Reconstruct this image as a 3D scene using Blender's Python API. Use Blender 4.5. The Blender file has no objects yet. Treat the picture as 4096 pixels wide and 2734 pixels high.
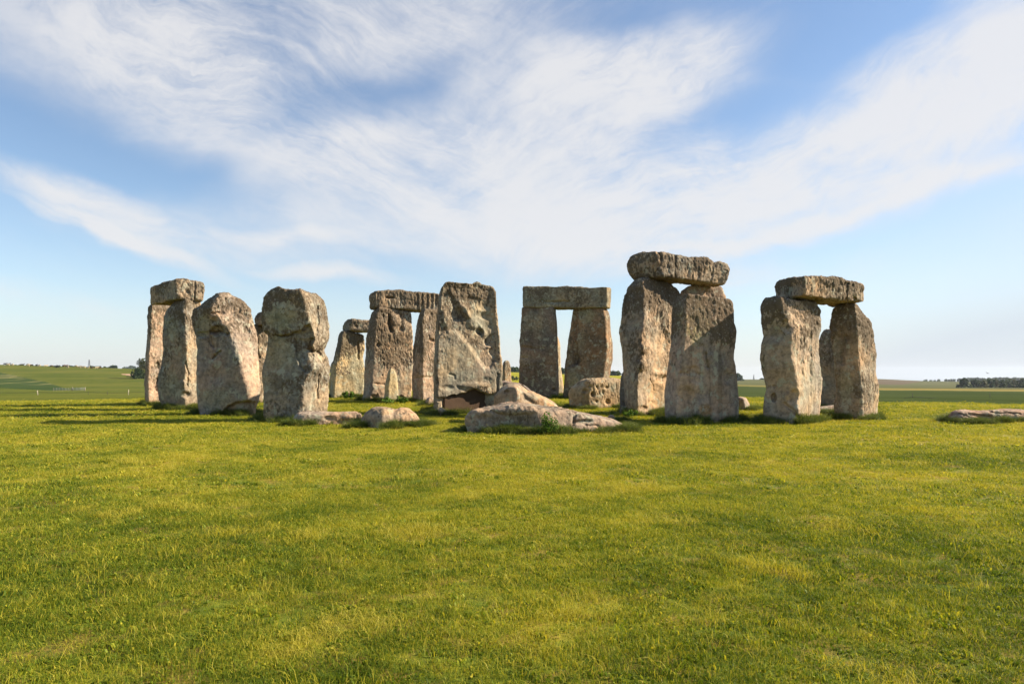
import bpy, math, random
import numpy as np
from mathutils import Vector, Matrix
R = math.radians
rng = np.random.default_rng(7)
random.seed(7)
scene = bpy.context.scene
COL = scene.collection
# ------------------------------------------------------------------ camera
FPX, CX, HZ, EYE = 2731.0, 2048.0, 1496.0, 1.6      # focal length, centre column, eye line (photo pixels), eye height (m)
cam_d = bpy.data.cameras.new("camera"); cam = bpy.data.objects.new("camera", cam_d); COL.objects.link(cam)
cam.location = (0, 0, EYE); cam.rotation_euler = (R(90), 0, 0)
cam_d.sensor_width = 36.0; cam_d.lens = 36.0 * FPX / 4096.0
cam_d.shift_y = (HZ - 1367.0) / 4096.0
cam_d.clip_start = 0.1; cam_d.clip_end = 30000
scene.camera = cam
# ------------------------------------------------------------------ light
SUN_EL = 31.5
SUN_AZ = -9.0            # degrees from +X towards the camera side (-Y)
sd = Vector((math.cos(R(SUN_EL)) * math.cos(R(SUN_AZ)), -math.cos(R(SUN_EL)) * math.sin(R(SUN_AZ)), math.sin(R(SUN_EL))))
sun_d = bpy.data.lights.new("sun", 'SUN'); sun = bpy.data.objects.new("sun", sun_d); COL.objects.link(sun)
sun_d.energy = 5.0; sun_d.angle = R(0.5); sun_d.color = (1.0, 0.87, 0.69)
sun.rotation_euler = sd.to_track_quat('Z', 'Y').to_euler()
sun.location = sd * 60
scene.view_settings.view_transform = 'Standard'; scene.view_settings.look = 'None'
scene.view_settings.exposure = 1.15; scene.view_settings.gamma = 1.0
scene.view_settings.use_curve_mapping = False
scene.cycles.max_bounces = 6; scene.cycles.diffuse_bounces = 2; scene.cycles.volume_bounces = 0
scene.cycles.transparent_max_bounces = 8

class NT:
    """small helper for node trees"""
    def __init__(self, tree): self.t = tree; self.n = tree.nodes; self.l = tree.links
    def new(self, typ, **kw):
        nd = self.n.new(typ)
        for k, v in kw.items():
            setattr(nd, k, v)
        return nd
    def inp(self, nd, key, v):
        s = nd.inputs[key]
        if isinstance(v, bpy.types.NodeSocket): self.l.new(v, s)
        else: s.default_value = v
    def math(self, op, a, b=None, c=None, clamp=False):
        nd = self.new('ShaderNodeMath', operation=op, use_clamp=clamp)
        self.inp(nd, 0, a)
        if b is not None: self.inp(nd, 1, b)
        if c is not None: self.inp(nd, 2, c)
        return nd.outputs[0]
    def vmath(self, op, a, b=None, s=None):
        nd = self.new('ShaderNodeVectorMath', operation=op)
        self.inp(nd, 0, a)
        if b is not None: self.inp(nd, 1, b)
        if s is not None: self.inp(nd, 'Scale', s)
        return nd.outputs[0]
    def mapr(self, v, a, b, c=0.0, d=1.0, smooth=True):
        nd = self.new('ShaderNodeMapRange', interpolation_type='SMOOTHSTEP' if smooth else 'LINEAR')
        for i, x in enumerate((v, a, b, c, d)): self.inp(nd, i, x)
        return nd.outputs[0]
    def noise(self, vec, scale, detail=4.0, rough=0.55, dist=0.0, lac=2.0, color=False):
        nd = self.new('ShaderNodeTexNoise')
        if vec is not None: self.inp(nd, 'Vector', vec)
        self.inp(nd, 'Scale', scale); self.inp(nd, 'Detail', detail); self.inp(nd, 'Roughness', rough)
        self.inp(nd, 'Distortion', dist); self.inp(nd, 'Lacunarity', lac)
        return nd.outputs['Color' if color else 0]
    def mix(self, fac, a, b, blend='MIX'):
        nd = self.new('ShaderNodeMix', data_type='RGBA', blend_type=blend)
        self.inp(nd, 0, fac); self.inp(nd, 6, a); self.inp(nd, 7, b)
        return nd.outputs[2]
    def mapping(self, vec, loc=(0, 0, 0), rot=(0, 0, 0), scale=(1, 1, 1), typ='POINT'):
        nd = self.new('ShaderNodeMapping', vector_type=typ)
        self.inp(nd, 0, vec)
        for k, v in (('Location', loc), ('Rotation', rot), ('Scale', scale)):
            if k in nd.inputs: nd.inputs[k].default_value = v
        return nd.outputs[0]

def C4(c): return (c[0], c[1], c[2], 1.0)

# ------------------------------------------------------------------ sky
world = bpy.data.worlds.new("World"); scene.world = world; world.use_nodes = True
w = NT(world.node_tree); w.n.clear()
sky = w.new('ShaderNodeTexSky', sky_type='NISHITA')
sky.sun_disc = False; sky.sun_elevation = R(SUN_EL)
sky.sun_rotation = math.atan2(sd.x, sd.y)
sky.altitude = 100; sky.air_density = 1.0; sky.dust_density = 0.25; sky.ozone_density = 1.8
SKY_STRENGTH = 0.076
tc = w.new('ShaderNodeTexCoord')
sep = w.new('ShaderNodeSeparateXYZ'); w.l.new(tc.outputs['Generated'], sep.inputs[0])
cl = w.new('ShaderNodeCombineXYZ'); w.l.new(sep.outputs[0], cl.inputs[0]); w.l.new(sep.outputs[1], cl.inputs[1]); w.l.new(w.math('MAXIMUM', sep.outputs[2], 0.012), cl.inputs[2])
w.l.new(cl.outputs[0], sky.inputs[0])     # the sky reaches a little below the eye line over the falling ground
yy = w.math('MAXIMUM', w.math('ABSOLUTE', sep.outputs[1]), 0.12)      # direction -> slope coordinates, mirrored behind
zz = w.math('MAXIMUM', sep.outputs[2], -0.05)
comb = w.new('ShaderNodeCombineXYZ')
w.l.new(w.math('DIVIDE', sep.outputs[0], yy), comb.inputs[0])
w.l.new(w.math('DIVIDE', zz, yy), comb.inputs[1])
P = comb.outputs[0]
warpc = w.noise(P, 2.2, 3.0, 0.5, color=True)
warp = w.vmath('SCALE', w.vmath('SUBTRACT', warpc, (0.5, 0.5, 0.5)), s=0.16)
warp2c = w.noise(P, 9.0, 3.0, 0.55, color=True)
warp2 = w.vmath('SCALE', w.vmath('SUBTRACT', warp2c, (0.5, 0.5, 0.5)), s=0.035)
PW = w.vmath('ADD', w.vmath('ADD', P, warp), warp2)
def blob(cx, cy, rx, ry, ang, vec):
    """soft ellipse of cloud; photo thumbnail coordinates (2349 wide) only serve to state the direction"""
    p = ((cx - 1174.5) / 1566.0, (858 - cy) / 1566.0, 0)
    m = w.mapping(vec, loc=p, rot=(0, 0, R(-ang)), scale=(rx / 1566.0, ry / 1566.0, 1), typ='TEXTURE')
    g = w.new('ShaderNodeTexGradient', gradient_type='SPHERICAL'); w.l.new(m, g.inputs[0])
    return g.outputs[1]
BLOBS = [  # cx, cy, rx, ry, angle, amount
 (430, 110, 760, 300, 14, 1.0), (1010, 50, 480, 220, -10, 0.85), (90, 70, 330, 120, 10, 0.45), (1480, 120, 420, 120, -14, 0.35), (480, 480, 480, 120, 14, 0.35), (700, 540, 300, 26, 8, 0.5), (560, 270, 420, 190, 28, 0.55),
 (1330, 330, 860, 330, -4, 0.95), (1120, 470, 720, 210, 8, 0.8), (1850, 380, 720, 150, -16, 1.0),
 (2200, 240, 520, 200, -22, 1.1), (2320, 60, 380, 220, -25, 0.8), (170, 430, 420, 75, 22, 1.05),
 (330, 545, 340, 30, 20, 1.0), (1330, 575, 560, 110, 6, 0.75), (2200, 425, 520, 60, -14, 0.85),
 (790, 628, 200, 24, 8, 0.8), (110, 690, 420, 50, 6, 0.55), (1520, 190, 640, 150, -8, 0.75),
 (560, 560, 420, 60, 12, 0.35), (1950, 470, 520, 30, -14, 0.6), (1600, 545, 300, 22, -5, 0.6), (230, 510, 160, 40, 10, 0.35), (1700, 620, 700, 90, 0, 0.3),
 (790, 235, 330, 95, -14, -0.75), (1850, 165, 420, 110, -24, -0.75), (60, 300, 330, 150, 8, -0.5), (1930, 60, 300, 120, -20, -0.5),
 (480, 400, 420, 70, 12, -0.55), (1760, 265, 300, 60, -6, -0.55), (960, 215, 260, 60, -22, -0.5), (640, 330, 200, 60, -20, -0.35), (60, 80, 150, 130, 20, -0.35), (1480, 60, 300, 60, -6, -0.3), (1450, 500, 300, 30, -6, -0.2), (1180, 190, 180, 60, -25, -0.35), (2250, 470, 420, 50, -10, -0.3),
]
acc = None
for b in BLOBS:
    g = blob(*b[:5], PW)
    acc = w.math('MULTIPLY', g, b[5]) if acc is None else w.math('MULTIPLY_ADD', g, b[5], acc)
# fibres fall to the right on the left half and climb on the right half; curled by a second warp
c1 = w.vmath('SCALE', w.vmath('SUBTRACT', w.noise(P, 1.6, 2.0, 0.5, color=True), (0.5, 0.5, 0.5)), s=0.28)
c2 = w.vmath('SCALE', w.vmath('SUBTRACT', w.noise(P, 5.0, 5.0, 0.6, color=True), (0.5, 0.5, 0.5)), s=0.09)
PF = w.vmath('ADD', w.vmath('ADD', P, c1), c2)
sx = w.new('ShaderNodeSeparateXYZ'); w.l.new(P, sx.inputs[0])
side = w.mapr(sx.outputs[0], -0.3, 0.2)
def fibre(ang, stretch, scale, detail, rough):
    return w.noise(w.mapping(PF, rot=(0, 0, R(-ang)), scale=(1.0, 1.0 / stretch, 1), typ='TEXTURE'), scale, detail, rough, 0.35)
def two(stretch, scale, detail, rough):
    a, b = fibre(22, stretch, scale, detail, rough), fibre(-24, stretch, scale, detail, rough)
    return w.math('ADD', w.math('MULTIPLY', a, w.math('SUBTRACT', 1.0, side)), w.math('MULTIPLY', b, side))
st = two(2.6, 2.6, 12.0, 0.64); fine = two(6.0, 5.0, 10.0, 0.72)
puff = w.noise(PF, 3.0, 12.0, 0.64)
fib = w.math('ADD', w.math('MULTIPLY', st, 0.36), w.math('ADD', w.math('MULTIPLY', fine, 0.30), w.math('MULTIPLY', puff, 0.40)))
fib = w.mapr(fib, 0.36, 0.66)
dens = w.math('ADD', w.math('MULTIPLY', acc, w.math('MULTIPLY_ADD', fib, 1.0, 0.36)), w.math('MULTIPLY', w.math('SUBTRACT', fib, 0.40), 0.22))
low = w.mapr(sx.outputs[1], 0.0, 0.07)
dens = w.math('MULTIPLY', dens, low)
ahead = w.mapr(sep.outputs[1], -0.1, 0.25)  # cloud left out of the unseen sky behind, to cut fill on shaded faces
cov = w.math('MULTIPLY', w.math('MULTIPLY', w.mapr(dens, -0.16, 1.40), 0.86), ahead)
# the air whitens towards the horizon
milk = w.math('ADD', w.math('MULTIPLY', w.mapr(sx.outputs[1], 0.30, 0.0), 0.24), w.math('MULTIPLY', w.mapr(sep.outputs[2], 0.13, 0.0), 0.45))
sunny = w.math('MULTIPLY', w.mapr(sx.outputs[0], 0.25, 0.85), w.mapr(sx.outputs[1], 0.5, 0.2))      # thicker haze on the sunward side
milk = w.math('MINIMUM', w.math('ADD', milk, w.math('MULTIPLY', sunny, 0.5)), 0.92)
bg = w.new('ShaderNodeBackground'); w.l.new(sky.outputs[0], bg.inputs[0]); bg.inputs[1].default_value = SKY_STRENGTH
bgm = w.new('ShaderNodeBackground'); bgm.inputs[0].default_value = (0.80, 0.885, 1.0, 1); bgm.inputs[1].default_value = 0.37
bgc = w.new('ShaderNodeBackground'); bgc.inputs[0].default_value = (0.96, 0.945, 0.945, 1); bgc.inputs[1].default_value = 0.41
mxm = w.new('ShaderNodeMixShader'); w.l.new(milk, mxm.inputs[0]); w.l.new(bg.outputs[0], mxm.inputs[1]); w.l.new(bgm.outputs[0], mxm.inputs[2])
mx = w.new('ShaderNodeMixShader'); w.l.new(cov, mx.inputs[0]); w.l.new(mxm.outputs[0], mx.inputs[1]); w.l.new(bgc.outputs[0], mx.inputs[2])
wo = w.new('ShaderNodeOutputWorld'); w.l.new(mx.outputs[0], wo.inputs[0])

# ------------------------------------------------------------------ numpy noise
_perm = np.random.default_rng(3).permutation(256).astype(np.int32); _perm = np.concatenate([_perm, _perm, _perm])
_g = np.random.default_rng(4).normal(size=(256, 3)); _g = (_g / np.linalg.norm(_g, axis=1)[:, None]).astype(np.float32)
def perlin(p):
    p = np.asarray(p, np.float32)
    i = np.floor(p).astype(np.int32); f = p - i; i &= 255
    u = f * f * f * (f * (f * 6 - 15) + 10)
    out = 0
    for dx in (0, 1):
        wx = u[:, 0] if dx else 1 - u[:, 0]
        hx = _perm[(i[:, 0] + dx) & 255]
        for dy in (0, 1):
            wy = u[:, 1] if dy else 1 - u[:, 1]
            hy = _perm[hx + ((i[:, 1] + dy) & 255)]
            for dz in (0, 1):
                wz = u[:, 2] if dz else 1 - u[:, 2]
                g = _g[_perm[hy + ((i[:, 2] + dz) & 255)] & 255]
                out = out + wx * wy * wz * ((f[:, 0] - dx) * g[:, 0] + (f[:, 1] - dy) * g[:, 1] + (f[:, 2] - dz) * g[:, 2])
    return out * 1.5
def fbm(p, n=3, r=0.5):
    s = 0; a = 1.0
    for k in range(n):
        s = s + a * perlin(p * 2.0 ** k + k * 17.3); a *= r
    return s
def sstep(x, a, b):
    t = np.clip((x - a) / (b - a), 0, 1); return t * t * (3 - 2 * t)

# ------------------------------------------------------------------ objects and meshes
def new_mesh(name, V, F, mat=None, parent=None, smooth=True, loc=None):
    me = bpy.data.meshes.new(name)
    V = np.asarray(V, np.float32)
    if isinstance(F, np.ndarray):
        k = F.shape[1]
        me.vertices.add(len(V)); me.vertices.foreach_set('co', V.ravel())
        me.loops.add(F.size); me.loops.foreach_set('vertex_index', F.astype(np.int32).ravel())
        me.polygons.add(len(F)); me.polygons.foreach_set('loop_start', np.arange(0, F.size, k, dtype=np.int32))
        me.polygons.foreach_set('loop_total', np.full(len(F), k, np.int32))
        me.update(calc_edges=True)
    else:
        me.from_pydata([tuple(v) for v in V], [], F); me.update()
    if smooth: me.polygons.foreach_set('use_smooth', np.ones(len(me.polygons), bool))
    if mat: me.materials.append(mat)
    o = bpy.data.objects.new(name, me); COL.objects.link(o)
    if loc is not None: o.location = loc
    if parent is not None: o.parent = parent
    return o
def tag(o, label=None, cat=None, group=None, kind=None):
    if label: o['label'] = label
    if cat: o['category'] = cat
    if group: o['group'] = group
    if kind: o['kind'] = kind
    return o
def empty(name, loc, rz=0.0):
    o = bpy.data.objects.new(name, None); COL.objects.link(o); o.location = loc; o.rotation_euler = (0, 0, rz)
    o.empty_display_size = 0.3
    return o
def material(name):
    m = bpy.data.materials.new(name); m.use_nodes = True
    t = NT(m.node_tree); t.n.clear()
    out = t.new('ShaderNodeOutputMaterial'); b = t.new('ShaderNodeBsdfPrincipled'); t.l.new(b.outputs[0], out.inputs[0])
    b.inputs['Roughness'].default_value = 0.9; b.inputs['Specular IOR Level'].default_value = 0.15
    return m, t, b, out
def plain(name, c, rough=0.8, var=0.35, scale=3.0):
    m, t, b, _ = material(name)
    tcn = t.new('ShaderNodeTexCoord')
    n = t.noise(tcn.outputs['Object'], scale, 4.0)
    lo = tuple(x * (1 - var) for x in c); hi = tuple(min(1, x * (1 + var)) for x in c)
    t.inp(b, 'Base Color', t.mix(n, C4(lo), C4(hi))); b.inputs['Roughness'].default_value = rough
    return m

def surface_nets(F, org, vox):
    """quads round the zero level of a sampled distance field (inside is negative)"""
    S = F < 0
    nx, ny, nz = F.shape
    cs = np.zeros((nx - 1, ny - 1, nz - 1), np.int8)
    for dx in (0, 1):
        for dy in (0, 1):
            for dz in (0, 1):
                cs += S[dx:nx - 1 + dx, dy:ny - 1 + dy, dz:nz - 1 + dz]
    act = (cs > 0) & (cs < 8)
    idx = np.argwhere(act); N = len(idx)
    ids = np.full(cs.shape, -1, np.int32); ids[act] = np.arange(N)
    acc = np.zeros((N, 3), np.float32); cnt = np.zeros(N, np.float32)
    cor = [(a, b, c) for a in (0, 1) for b in (0, 1) for c in (0, 1)]
    val = {c: F[idx[:, 0] + c[0], idx[:, 1] + c[1], idx[:, 2] + c[2]] for c in cor}
    for c in cor:
        for ax in range(3):
            if c[ax]: continue
            e = list(c); e[ax] = 1; e = tuple(e)
            a, b = val[c], val[e]
            m = (a < 0) != (b < 0)
            t = a[m] / (a[m] - b[m])
            p = np.tile(np.array(c, np.float32), (m.sum(), 1)); p[:, ax] = t
            acc[m] += p; cnt[m] += 1
    V = (idx + acc / cnt[:, None]) * vox + org
    Q = []
    for ax in range(3):
        a1, a2 = [(1, 2), (2, 0), (0, 1)][ax]
        sl0 = [slice(None)] * 3; sl1 = [slice(None)] * 3
        sl0[ax] = slice(0, -1); sl1[ax] = slice(1, None)
        ch = S[tuple(sl0)] != S[tuple(sl1)]
        k = np.argwhere(ch)
        k = k[(k[:, a1] > 0) & (k[:, a2] > 0) & (k[:, a1] < F.shape[a1] - 1) & (k[:, a2] < F.shape[a2] - 1)]
        if not len(k): continue
        inside0 = S[k[:, 0], k[:, 1], k[:, 2]]
        def cell(d1, d2):
            q = k.copy(); q[:, a1] -= d1; q[:, a2] -= d2
            return ids[q[:, 0], q[:, 1], q[:, 2]]
        q = np.stack([cell(1, 1), cell(0, 1), cell(0, 0), cell(1, 0)], 1)
        q[~inside0] = q[~inside0][:, ::-1]
        Q.append(q)
    Q = np.concatenate(Q)
    return V.astype(np.float32), Q

def vnormals(V, Q):
    d = np.cross(V[Q[:, 2]] - V[Q[:, 0]], V[Q[:, 3]] - V[Q[:, 1]])
    N = np.zeros_like(V)
    for k in range(4): 
        for c in range(3): N[:, c] += np.bincount(Q[:, k], d[:, c], len(V))
    return N / (np.linalg.norm(N, axis=1)[:, None] + 1e-9)
# ------------------------------------------------------------------ terrain
# spot heights of the plain along several bearings: (distance, where it sits against the eye line in photo pixels)
BEAR = {
 -2600: [(54, None), (90, 1579), (160, 1574), (260, 1563), (340, 1530), (430, 1490), (560, 1452), (800, 1462), (1500, 1478), (6000, 1492)],
 0:     [(53, None), (90, 1578.5), (160, 1573), (260, 1562), (340, 1532), (430, 1492), (560, 1457), (800, 1464), (1500, 1478), (6000, 1490)],
 350:   [(53, None), (90, 1578.5), (160, 1574), (260, 1561), (340, 1535), (430, 1500), (560, 1467.5), (800, 1474), (1500, 1478), (6000, 1488)],
 580:   [(53, None), (90, 1579), (160, 1574), (260, 1560), (340, 1536), (430, 1505), (560, 1476), (800, 1480), (1500, 1483), (6000, 1488)],
 1300:  [(52, None), (90, 1580), (160, 1570), (260, 1552), (400, 1524), (600, 1492), (900, 1484), (1500, 1488), (6000, 1492)],
 2040:  [(52, None), (90, 1578), (160, 1562), (300, 1542), (500, 1512), (700, 1488), (1000, 1490), (2000, 1494), (6000, 1494)],
 2480:  [(52, None), (90, 1578), (160, 1564), (300, 1546), (500, 1522), (700, 1503), (1000, 1503), (2000, 1502), (6000, 1500)],
 2950:  [(53, None), (100, 1577), (200, 1563), (350, 1544), (600, 1533), (900, 1524), (1400, 1517), (2000, 1518), (6000, 1520)],
 3500:  [(46, None), (80, 1591), (150, 1578), (300, 1559), (400, 1551), (700, 1545), (1000, 1530), (1500, 1514.5), (2000, 1516), (6000, 1520)],
 3700:  [(46, None), (80, 1591), (150, 1579), (300, 1559), (400, 1553), (700, 1548), (1000, 1538), (1500, 1523), (2000, 1524), (6000, 1526)],
 4096:  [(47, None), (80, 1590), (150, 1580), (300, 1564), (400, 1557), (700, 1550), (1000, 1544), (1500, 1533), (2400, 1527), (6000, 1528)],
 7000:  [(48, None), (80, 1589), (150, 1578), (300, 1562), (400, 1557), (700, 1550), (1000, 1544), (1500, 1533), (2400, 1527), (6000, 1528)],
}
BX = np.array(sorted(BEAR), float)
RS = np.concatenate([[0.0], np.geomspace(20, 6000, 400)])
ZT = []
for bx in BX:
    rr, zz_ = [0.0], [0.0]
    for (r_, y_) in BEAR[int(bx)]:
        rr.append(r_); zz_.append(0.0 if y_ is None else EYE - r_ * (y_ - HZ) / FPX)
    rr[1] = rr[1]; z = np.interp(RS, rr, zz_)
    k = np.ones(5) / 5.0
    zs = np.convolve(np.pad(z, 2, mode='edge'), k, 'valid')
    ZT.append(np.where(RS < rr[1] * 0.995, z, zs))
ZT = np.array(ZT)
def ground_z(X, Y):
    X = np.atleast_1d(np.asarray(X, float)); Y = np.atleast_1d(np.asarray(Y, float))
    r = np.hypot(X, Y)
    a = CX + FPX * np.where(Y > 0.2 * np.abs(X), X / np.maximum(Y, 1e-3), np.sign(X) * 5)
    a = np.clip(a, BX[0], BX[-1] - 1e-6)
    Yd = np.where(Y > 0.2 * np.abs(X), Y, r * 0.5)
    j = np.clip(np.searchsorted(BX, a, side='right') - 1, 0, len(BX) - 2)
    t = (a - BX[j]) / (BX[j + 1] - BX[j])
    i = np.clip(np.searchsorted(RS, Yd, side='right') - 1, 0, len(RS) - 2)
    s = np.clip((Yd - RS[i]) / (RS[i + 1] - RS[i]), 0, 1)
    z = (1 - t) * ((1 - s) * ZT[j, i] + s * ZT[j, i + 1]) + t * ((1 - s) * ZT[j + 1, i] + s * ZT[j + 1, i + 1])
    q = np.stack([X * 0.35, Y * 0.35, X * 0], -1)
    und = perlin(q) * 0.05 + perlin(q * 2.7 + 9) * 0.02
    return z + und * np.clip((60 - r) / 20, 0, 1) + np.clip((r - 60) / 60, 0, 1) * perlin(np.stack([X * 0.012, Y * 0.012, X * 0], -1)) * 0.5 * np.clip(r / 600, 0, 1)

def in_poly(px, py, poly):
    inside = np.zeros(px.shape, bool); n = len(poly)
    for i in range(n):
        x0, y0 = poly[i]; x1, y1 = poly[(i + 1) % n]
        c = ((y0 > py) != (y1 > py)) & (px < (x1 - x0) * (py - y0) / (y1 - y0 + 1e-9) + x0)
        inside ^= c
    return inside

# stone circle lawn: grass material shared with the blades
def grass_colour(t, pos, tint=None):
    """meadow colour by world position: green, olive, straw patches"""
    n1 = t.noise(pos, 0.28, 4.0, 0.55, 0.6)
    n2 = t.noise(t.vmath('ADD', pos, (31.0, 7.0, 0.0)), 1.1, 5.0, 0.6, 0.5)
    n3 = t.noise(t.vmath('ADD', pos, (3.0, 77.0, 0.0)), 5.0, 3.0, 0.6)
    sp = t.new('ShaderNodeSeparateXYZ'); t.l.new(pos, sp.inputs[0])
    far = t.mapr(sp.outputs[1], 6.0, 17.0)                     # the lawn near the path is lusher than the worn lawn by the stones
    v = t.math('ADD', t.math('MULTIPLY', n1, 1.3), t.math('MULTIPLY', n2, 1.15))
    v = t.math('ADD', v, t.math('MULTIPLY', n3, 0.5))
    v = t.math('ADD', t.math('SUBTRACT', v, 1.475), t.math('MULTIPLY', far, 0.17))
    sd2 = t.vmath('MULTIPLY', t.vmath('SUBTRACT', pos, (0.9, 9.8, 0.0)), (0.30, 0.20, 0.0))
    ln = t.new('ShaderNodeVectorMath', operation='LENGTH'); t.l.new(sd2, ln.inputs[0])
    v = t.math('ADD', v, t.math('MULTIPLY', t.mapr(ln.outputs['Value'], 1.1, 0.0), 0.17))    # a paler patch in the turf
    if tint is not None: v = t.math('ADD', v, t.math('MULTIPLY', t.math('SUBTRACT', tint, 0.5), 0.8))
    cr = t.new('ShaderNodeValToRGB'); t.l.new(t.math('ADD', v, 0.36), cr.inputs[0])
    e = cr.color_ramp.elements
    e[0].position = 0.12; e[0].color = (0.085, 0.13, 0.010, 1)
    e[1].position = 0.95; e[1].color = (0.46, 0.40, 0.055, 1)
    for p_, c_ in ((0.35, (0.175, 0.228, 0.020, 1)), (0.55, (0.315, 0.325, 0.026, 1)), (0.75, (0.45, 0.385, 0.038, 1))):
        el = e.new(p_); el.color = c_
    return cr.outputs[0]
m_lawn, t, b, _ = material('lawn_soil')
geo = t.new('ShaderNodeNewGeometry')
gc = grass_colour(t, geo.outputs['Position'])
thatch = t.mapr(t.noise(geo.outputs['Position'], 2.3, 6.0, 0.7), 0.45, 0.62)
t.inp(b, 'Base Color', t.mix(t.math('MULTIPLY', thatch, 0.7), t.mix(1.0, gc, (0.62, 0.62, 0.55, 1), 'MULTIPLY'), (0.26, 0.155, 0.04, 1)))
bn = t.new('ShaderNodeBump'); bn.inputs['Strength'].default_value = 0.6; bn.inputs['Distance'].default_value = 0.03
t.inp(bn, 'Height', t.noise(geo.outputs['Position'], 30.0, 5.0, 0.7)); t.l.new(bn.outputs[0], b.inputs['Normal'])

m_grass, t, b, out = material('grass_blades')
geo = t.new('ShaderNodeNewGeometry'); at = t.new('ShaderNodeAttribute', attribute_name='tint')
gc = grass_colour(t, geo.outputs['Position'], at.outputs['Fac'])
t.inp(b, 'Base Color', gc); b.inputs['Roughness'].default_value = 0.5; b.inputs['Specular IOR Level'].default_value = 0.15
tr = t.new('ShaderNodeBsdfTranslucent'); t.inp(tr, 'Color', t.mix(1.0, gc, (1.15, 1.1, 0.5, 1), 'MULTIPLY'))
ms = t.new('ShaderNodeMixShader'); ms.inputs[0].default_value = 0.4
t.l.new(b.outputs[0], ms.inputs[1]); t.l.new(tr.outputs[0], ms.inputs[2]); t.l.new(ms.outputs[0], out.inputs[0])

m_tall, t, b, out = material('tall_grass_blades')
geo = t.new('ShaderNodeNewGeometry'); at = t.new('ShaderNodeAttribute', attribute_name='tint')
nz_ = t.noise(geo.outputs['Position'], 0.9, 3.0)
gc = t.mix(t.math('ADD', t.math('MULTIPLY', at.outputs['Fac'], 0.8), t.math('MULTIPLY', t.math('SUBTRACT', nz_, 0.5), 0.8), clamp=True), (0.06, 0.10, 0.016, 1), (0.27, 0.27, 0.05, 1))
t.inp(b, 'Base Color', gc); b.inputs['Roughness'].default_value = 0.5
tr = t.new('ShaderNodeBsdfTranslucent'); t.inp(tr, 'Color', gc)
ms = t.new('ShaderNodeMixShader'); ms.inputs[0].default_value = 0.35
t.l.new(b.outputs[0], ms.inputs[1]); t.l.new(tr.outputs[0], ms.inputs[2]); t.l.new(ms.outputs[0], out.inputs[0])

def field_mat(name, c0, c1, scale=0.05, stripe=None, c2=None):
    m, t, b, _ = material(name)
    geo = t.new('ShaderNodeNewGeometry'); pos = geo.outputs['Position']
    n = t.math('ADD', t.math('MULTIPLY', t.noise(pos, scale, 5.0, 0.6), 0.7), t.math('MULTIPLY', t.noise(pos, scale * 14, 4.0, 0.65), 0.3))
    col = t.mix(t.mapr(n, 0.35, 0.65), C4(c0), C4(c1))
    if stripe:
        ang, sc_, amt = stripe
        wv = t.new('ShaderNodeTexWave', wave_type='BANDS', bands_direction='X')
        t.inp(wv, 'Vector', t.mapping(pos, rot=(0, 0, R(ang)))); t.inp(wv, 'Scale', sc_); t.inp(wv, 'Distortion', 0.6); t.inp(wv, 'Detail', 1.0)
        f = t.math('MULTIPLY', t.mapr(wv.outputs[1], 0.86, 0.98), amt)
        col = t.mix(f, col, C4(tuple(x * 0.55 for x in c0)))
    if c2:
        n2 = t.noise(t.mapping(pos, rot=(0, 0, R(25)), scale=(1, 0.16, 1)), 0.07, 5.0, 0.65, 0.5)
        col = t.mix(t.mapr(n2, 0.56, 0.66), col, C4(c2))
    t.inp(b, 'Base Color', col); b.inputs['Roughness'].default_value = 1.0; b.inputs['Specular IOR Level'].default_value = 0.0
    bn = t.new('ShaderNodeBump'); bn.inputs['Strength'].default_value = 0.5; bn.inputs['Distance'].default_value = 0.25
    t.inp(bn, 'Height', t.noise(pos, 2.5, 4.0, 0.7)); t.l.new(bn.outputs[0], b.inputs['Normal'])
    return m
ZONES = [ # name, material
 ('lawn', m_lawn),
 ('pasture', field_mat('pasture_grass', (0.075, 0.098, 0.020), (0.135, 0.138, 0.032), 0.02, stripe=(20, 0.02, 0.25))),
 ('crop_field', field_mat('young_crop', (0.042, 0.068, 0.022), (0.06, 0.085, 0.03), 0.02, c2=(0.28, 0.24, 0.10))),
 ('track', field_mat('dry_track', (0.40, 0.25, 0.17), (0.46, 0.31, 0.21), 0.1)),
 ('flowering_field', field_mat('yellow_flowering_crop', (0.22, 0.215, 0.022), (0.33, 0.29, 0.03), 0.02, stripe=(35, 0.05, 0.4))),
 ('wheat_field', field_mat('dark_green_wheat', (0.05, 0.068, 0.024), (0.066, 0.085, 0.03), 0.02, stripe=(-38, 0.035, 0.5))),
 ('grass_verge', field_mat('dry_verge', (0.19, 0.165, 0.05), (0.26, 0.20, 0.07), 0.03)),
 ('downland', field_mat('pale_downland', (0.09, 0.098, 0.043), (0.125, 0.125, 0.058), 0.008)),
 ('ploughed_field', field_mat('ploughed_soil', (0.115, 0.09, 0.06), (0.14, 0.11, 0.075), 0.01)),
]
def lawn_edge(a): return np.interp(a, [-2600, 0, 580, 2000, 2950, 3500, 4096, 7000], [52, 51, 51, 50, 51.5, 44.5, 45.5, 47])
az = np.concatenate([np.linspace(-180, -46, 60)[:-1], np.linspace(-46, 46, 1300), np.linspace(46, 180, 60)[1:]])
rr = np.concatenate([np.linspace(0.3, 6, 20), np.geomspace(6.5, 40, 60), np.linspace(40.4, 56, 70)[0:], np.geomspace(56.6, 6000, 330)])
AZ, RR = np.meshgrid(np.radians(az), rr, indexing='ij')
GX, GY = RR * np.sin(AZ), RR * np.cos(AZ)
GZ = ground_z(GX.ravel(), GY.ravel()).reshape(GX.shape)
GV = np.stack([GX, GY, GZ], -1).reshape(-1, 3)
na, nr = GX.shape
ii, jj = np.meshgrid(np.arange(na - 1), np.arange(nr - 1), indexing='ij')
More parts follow.
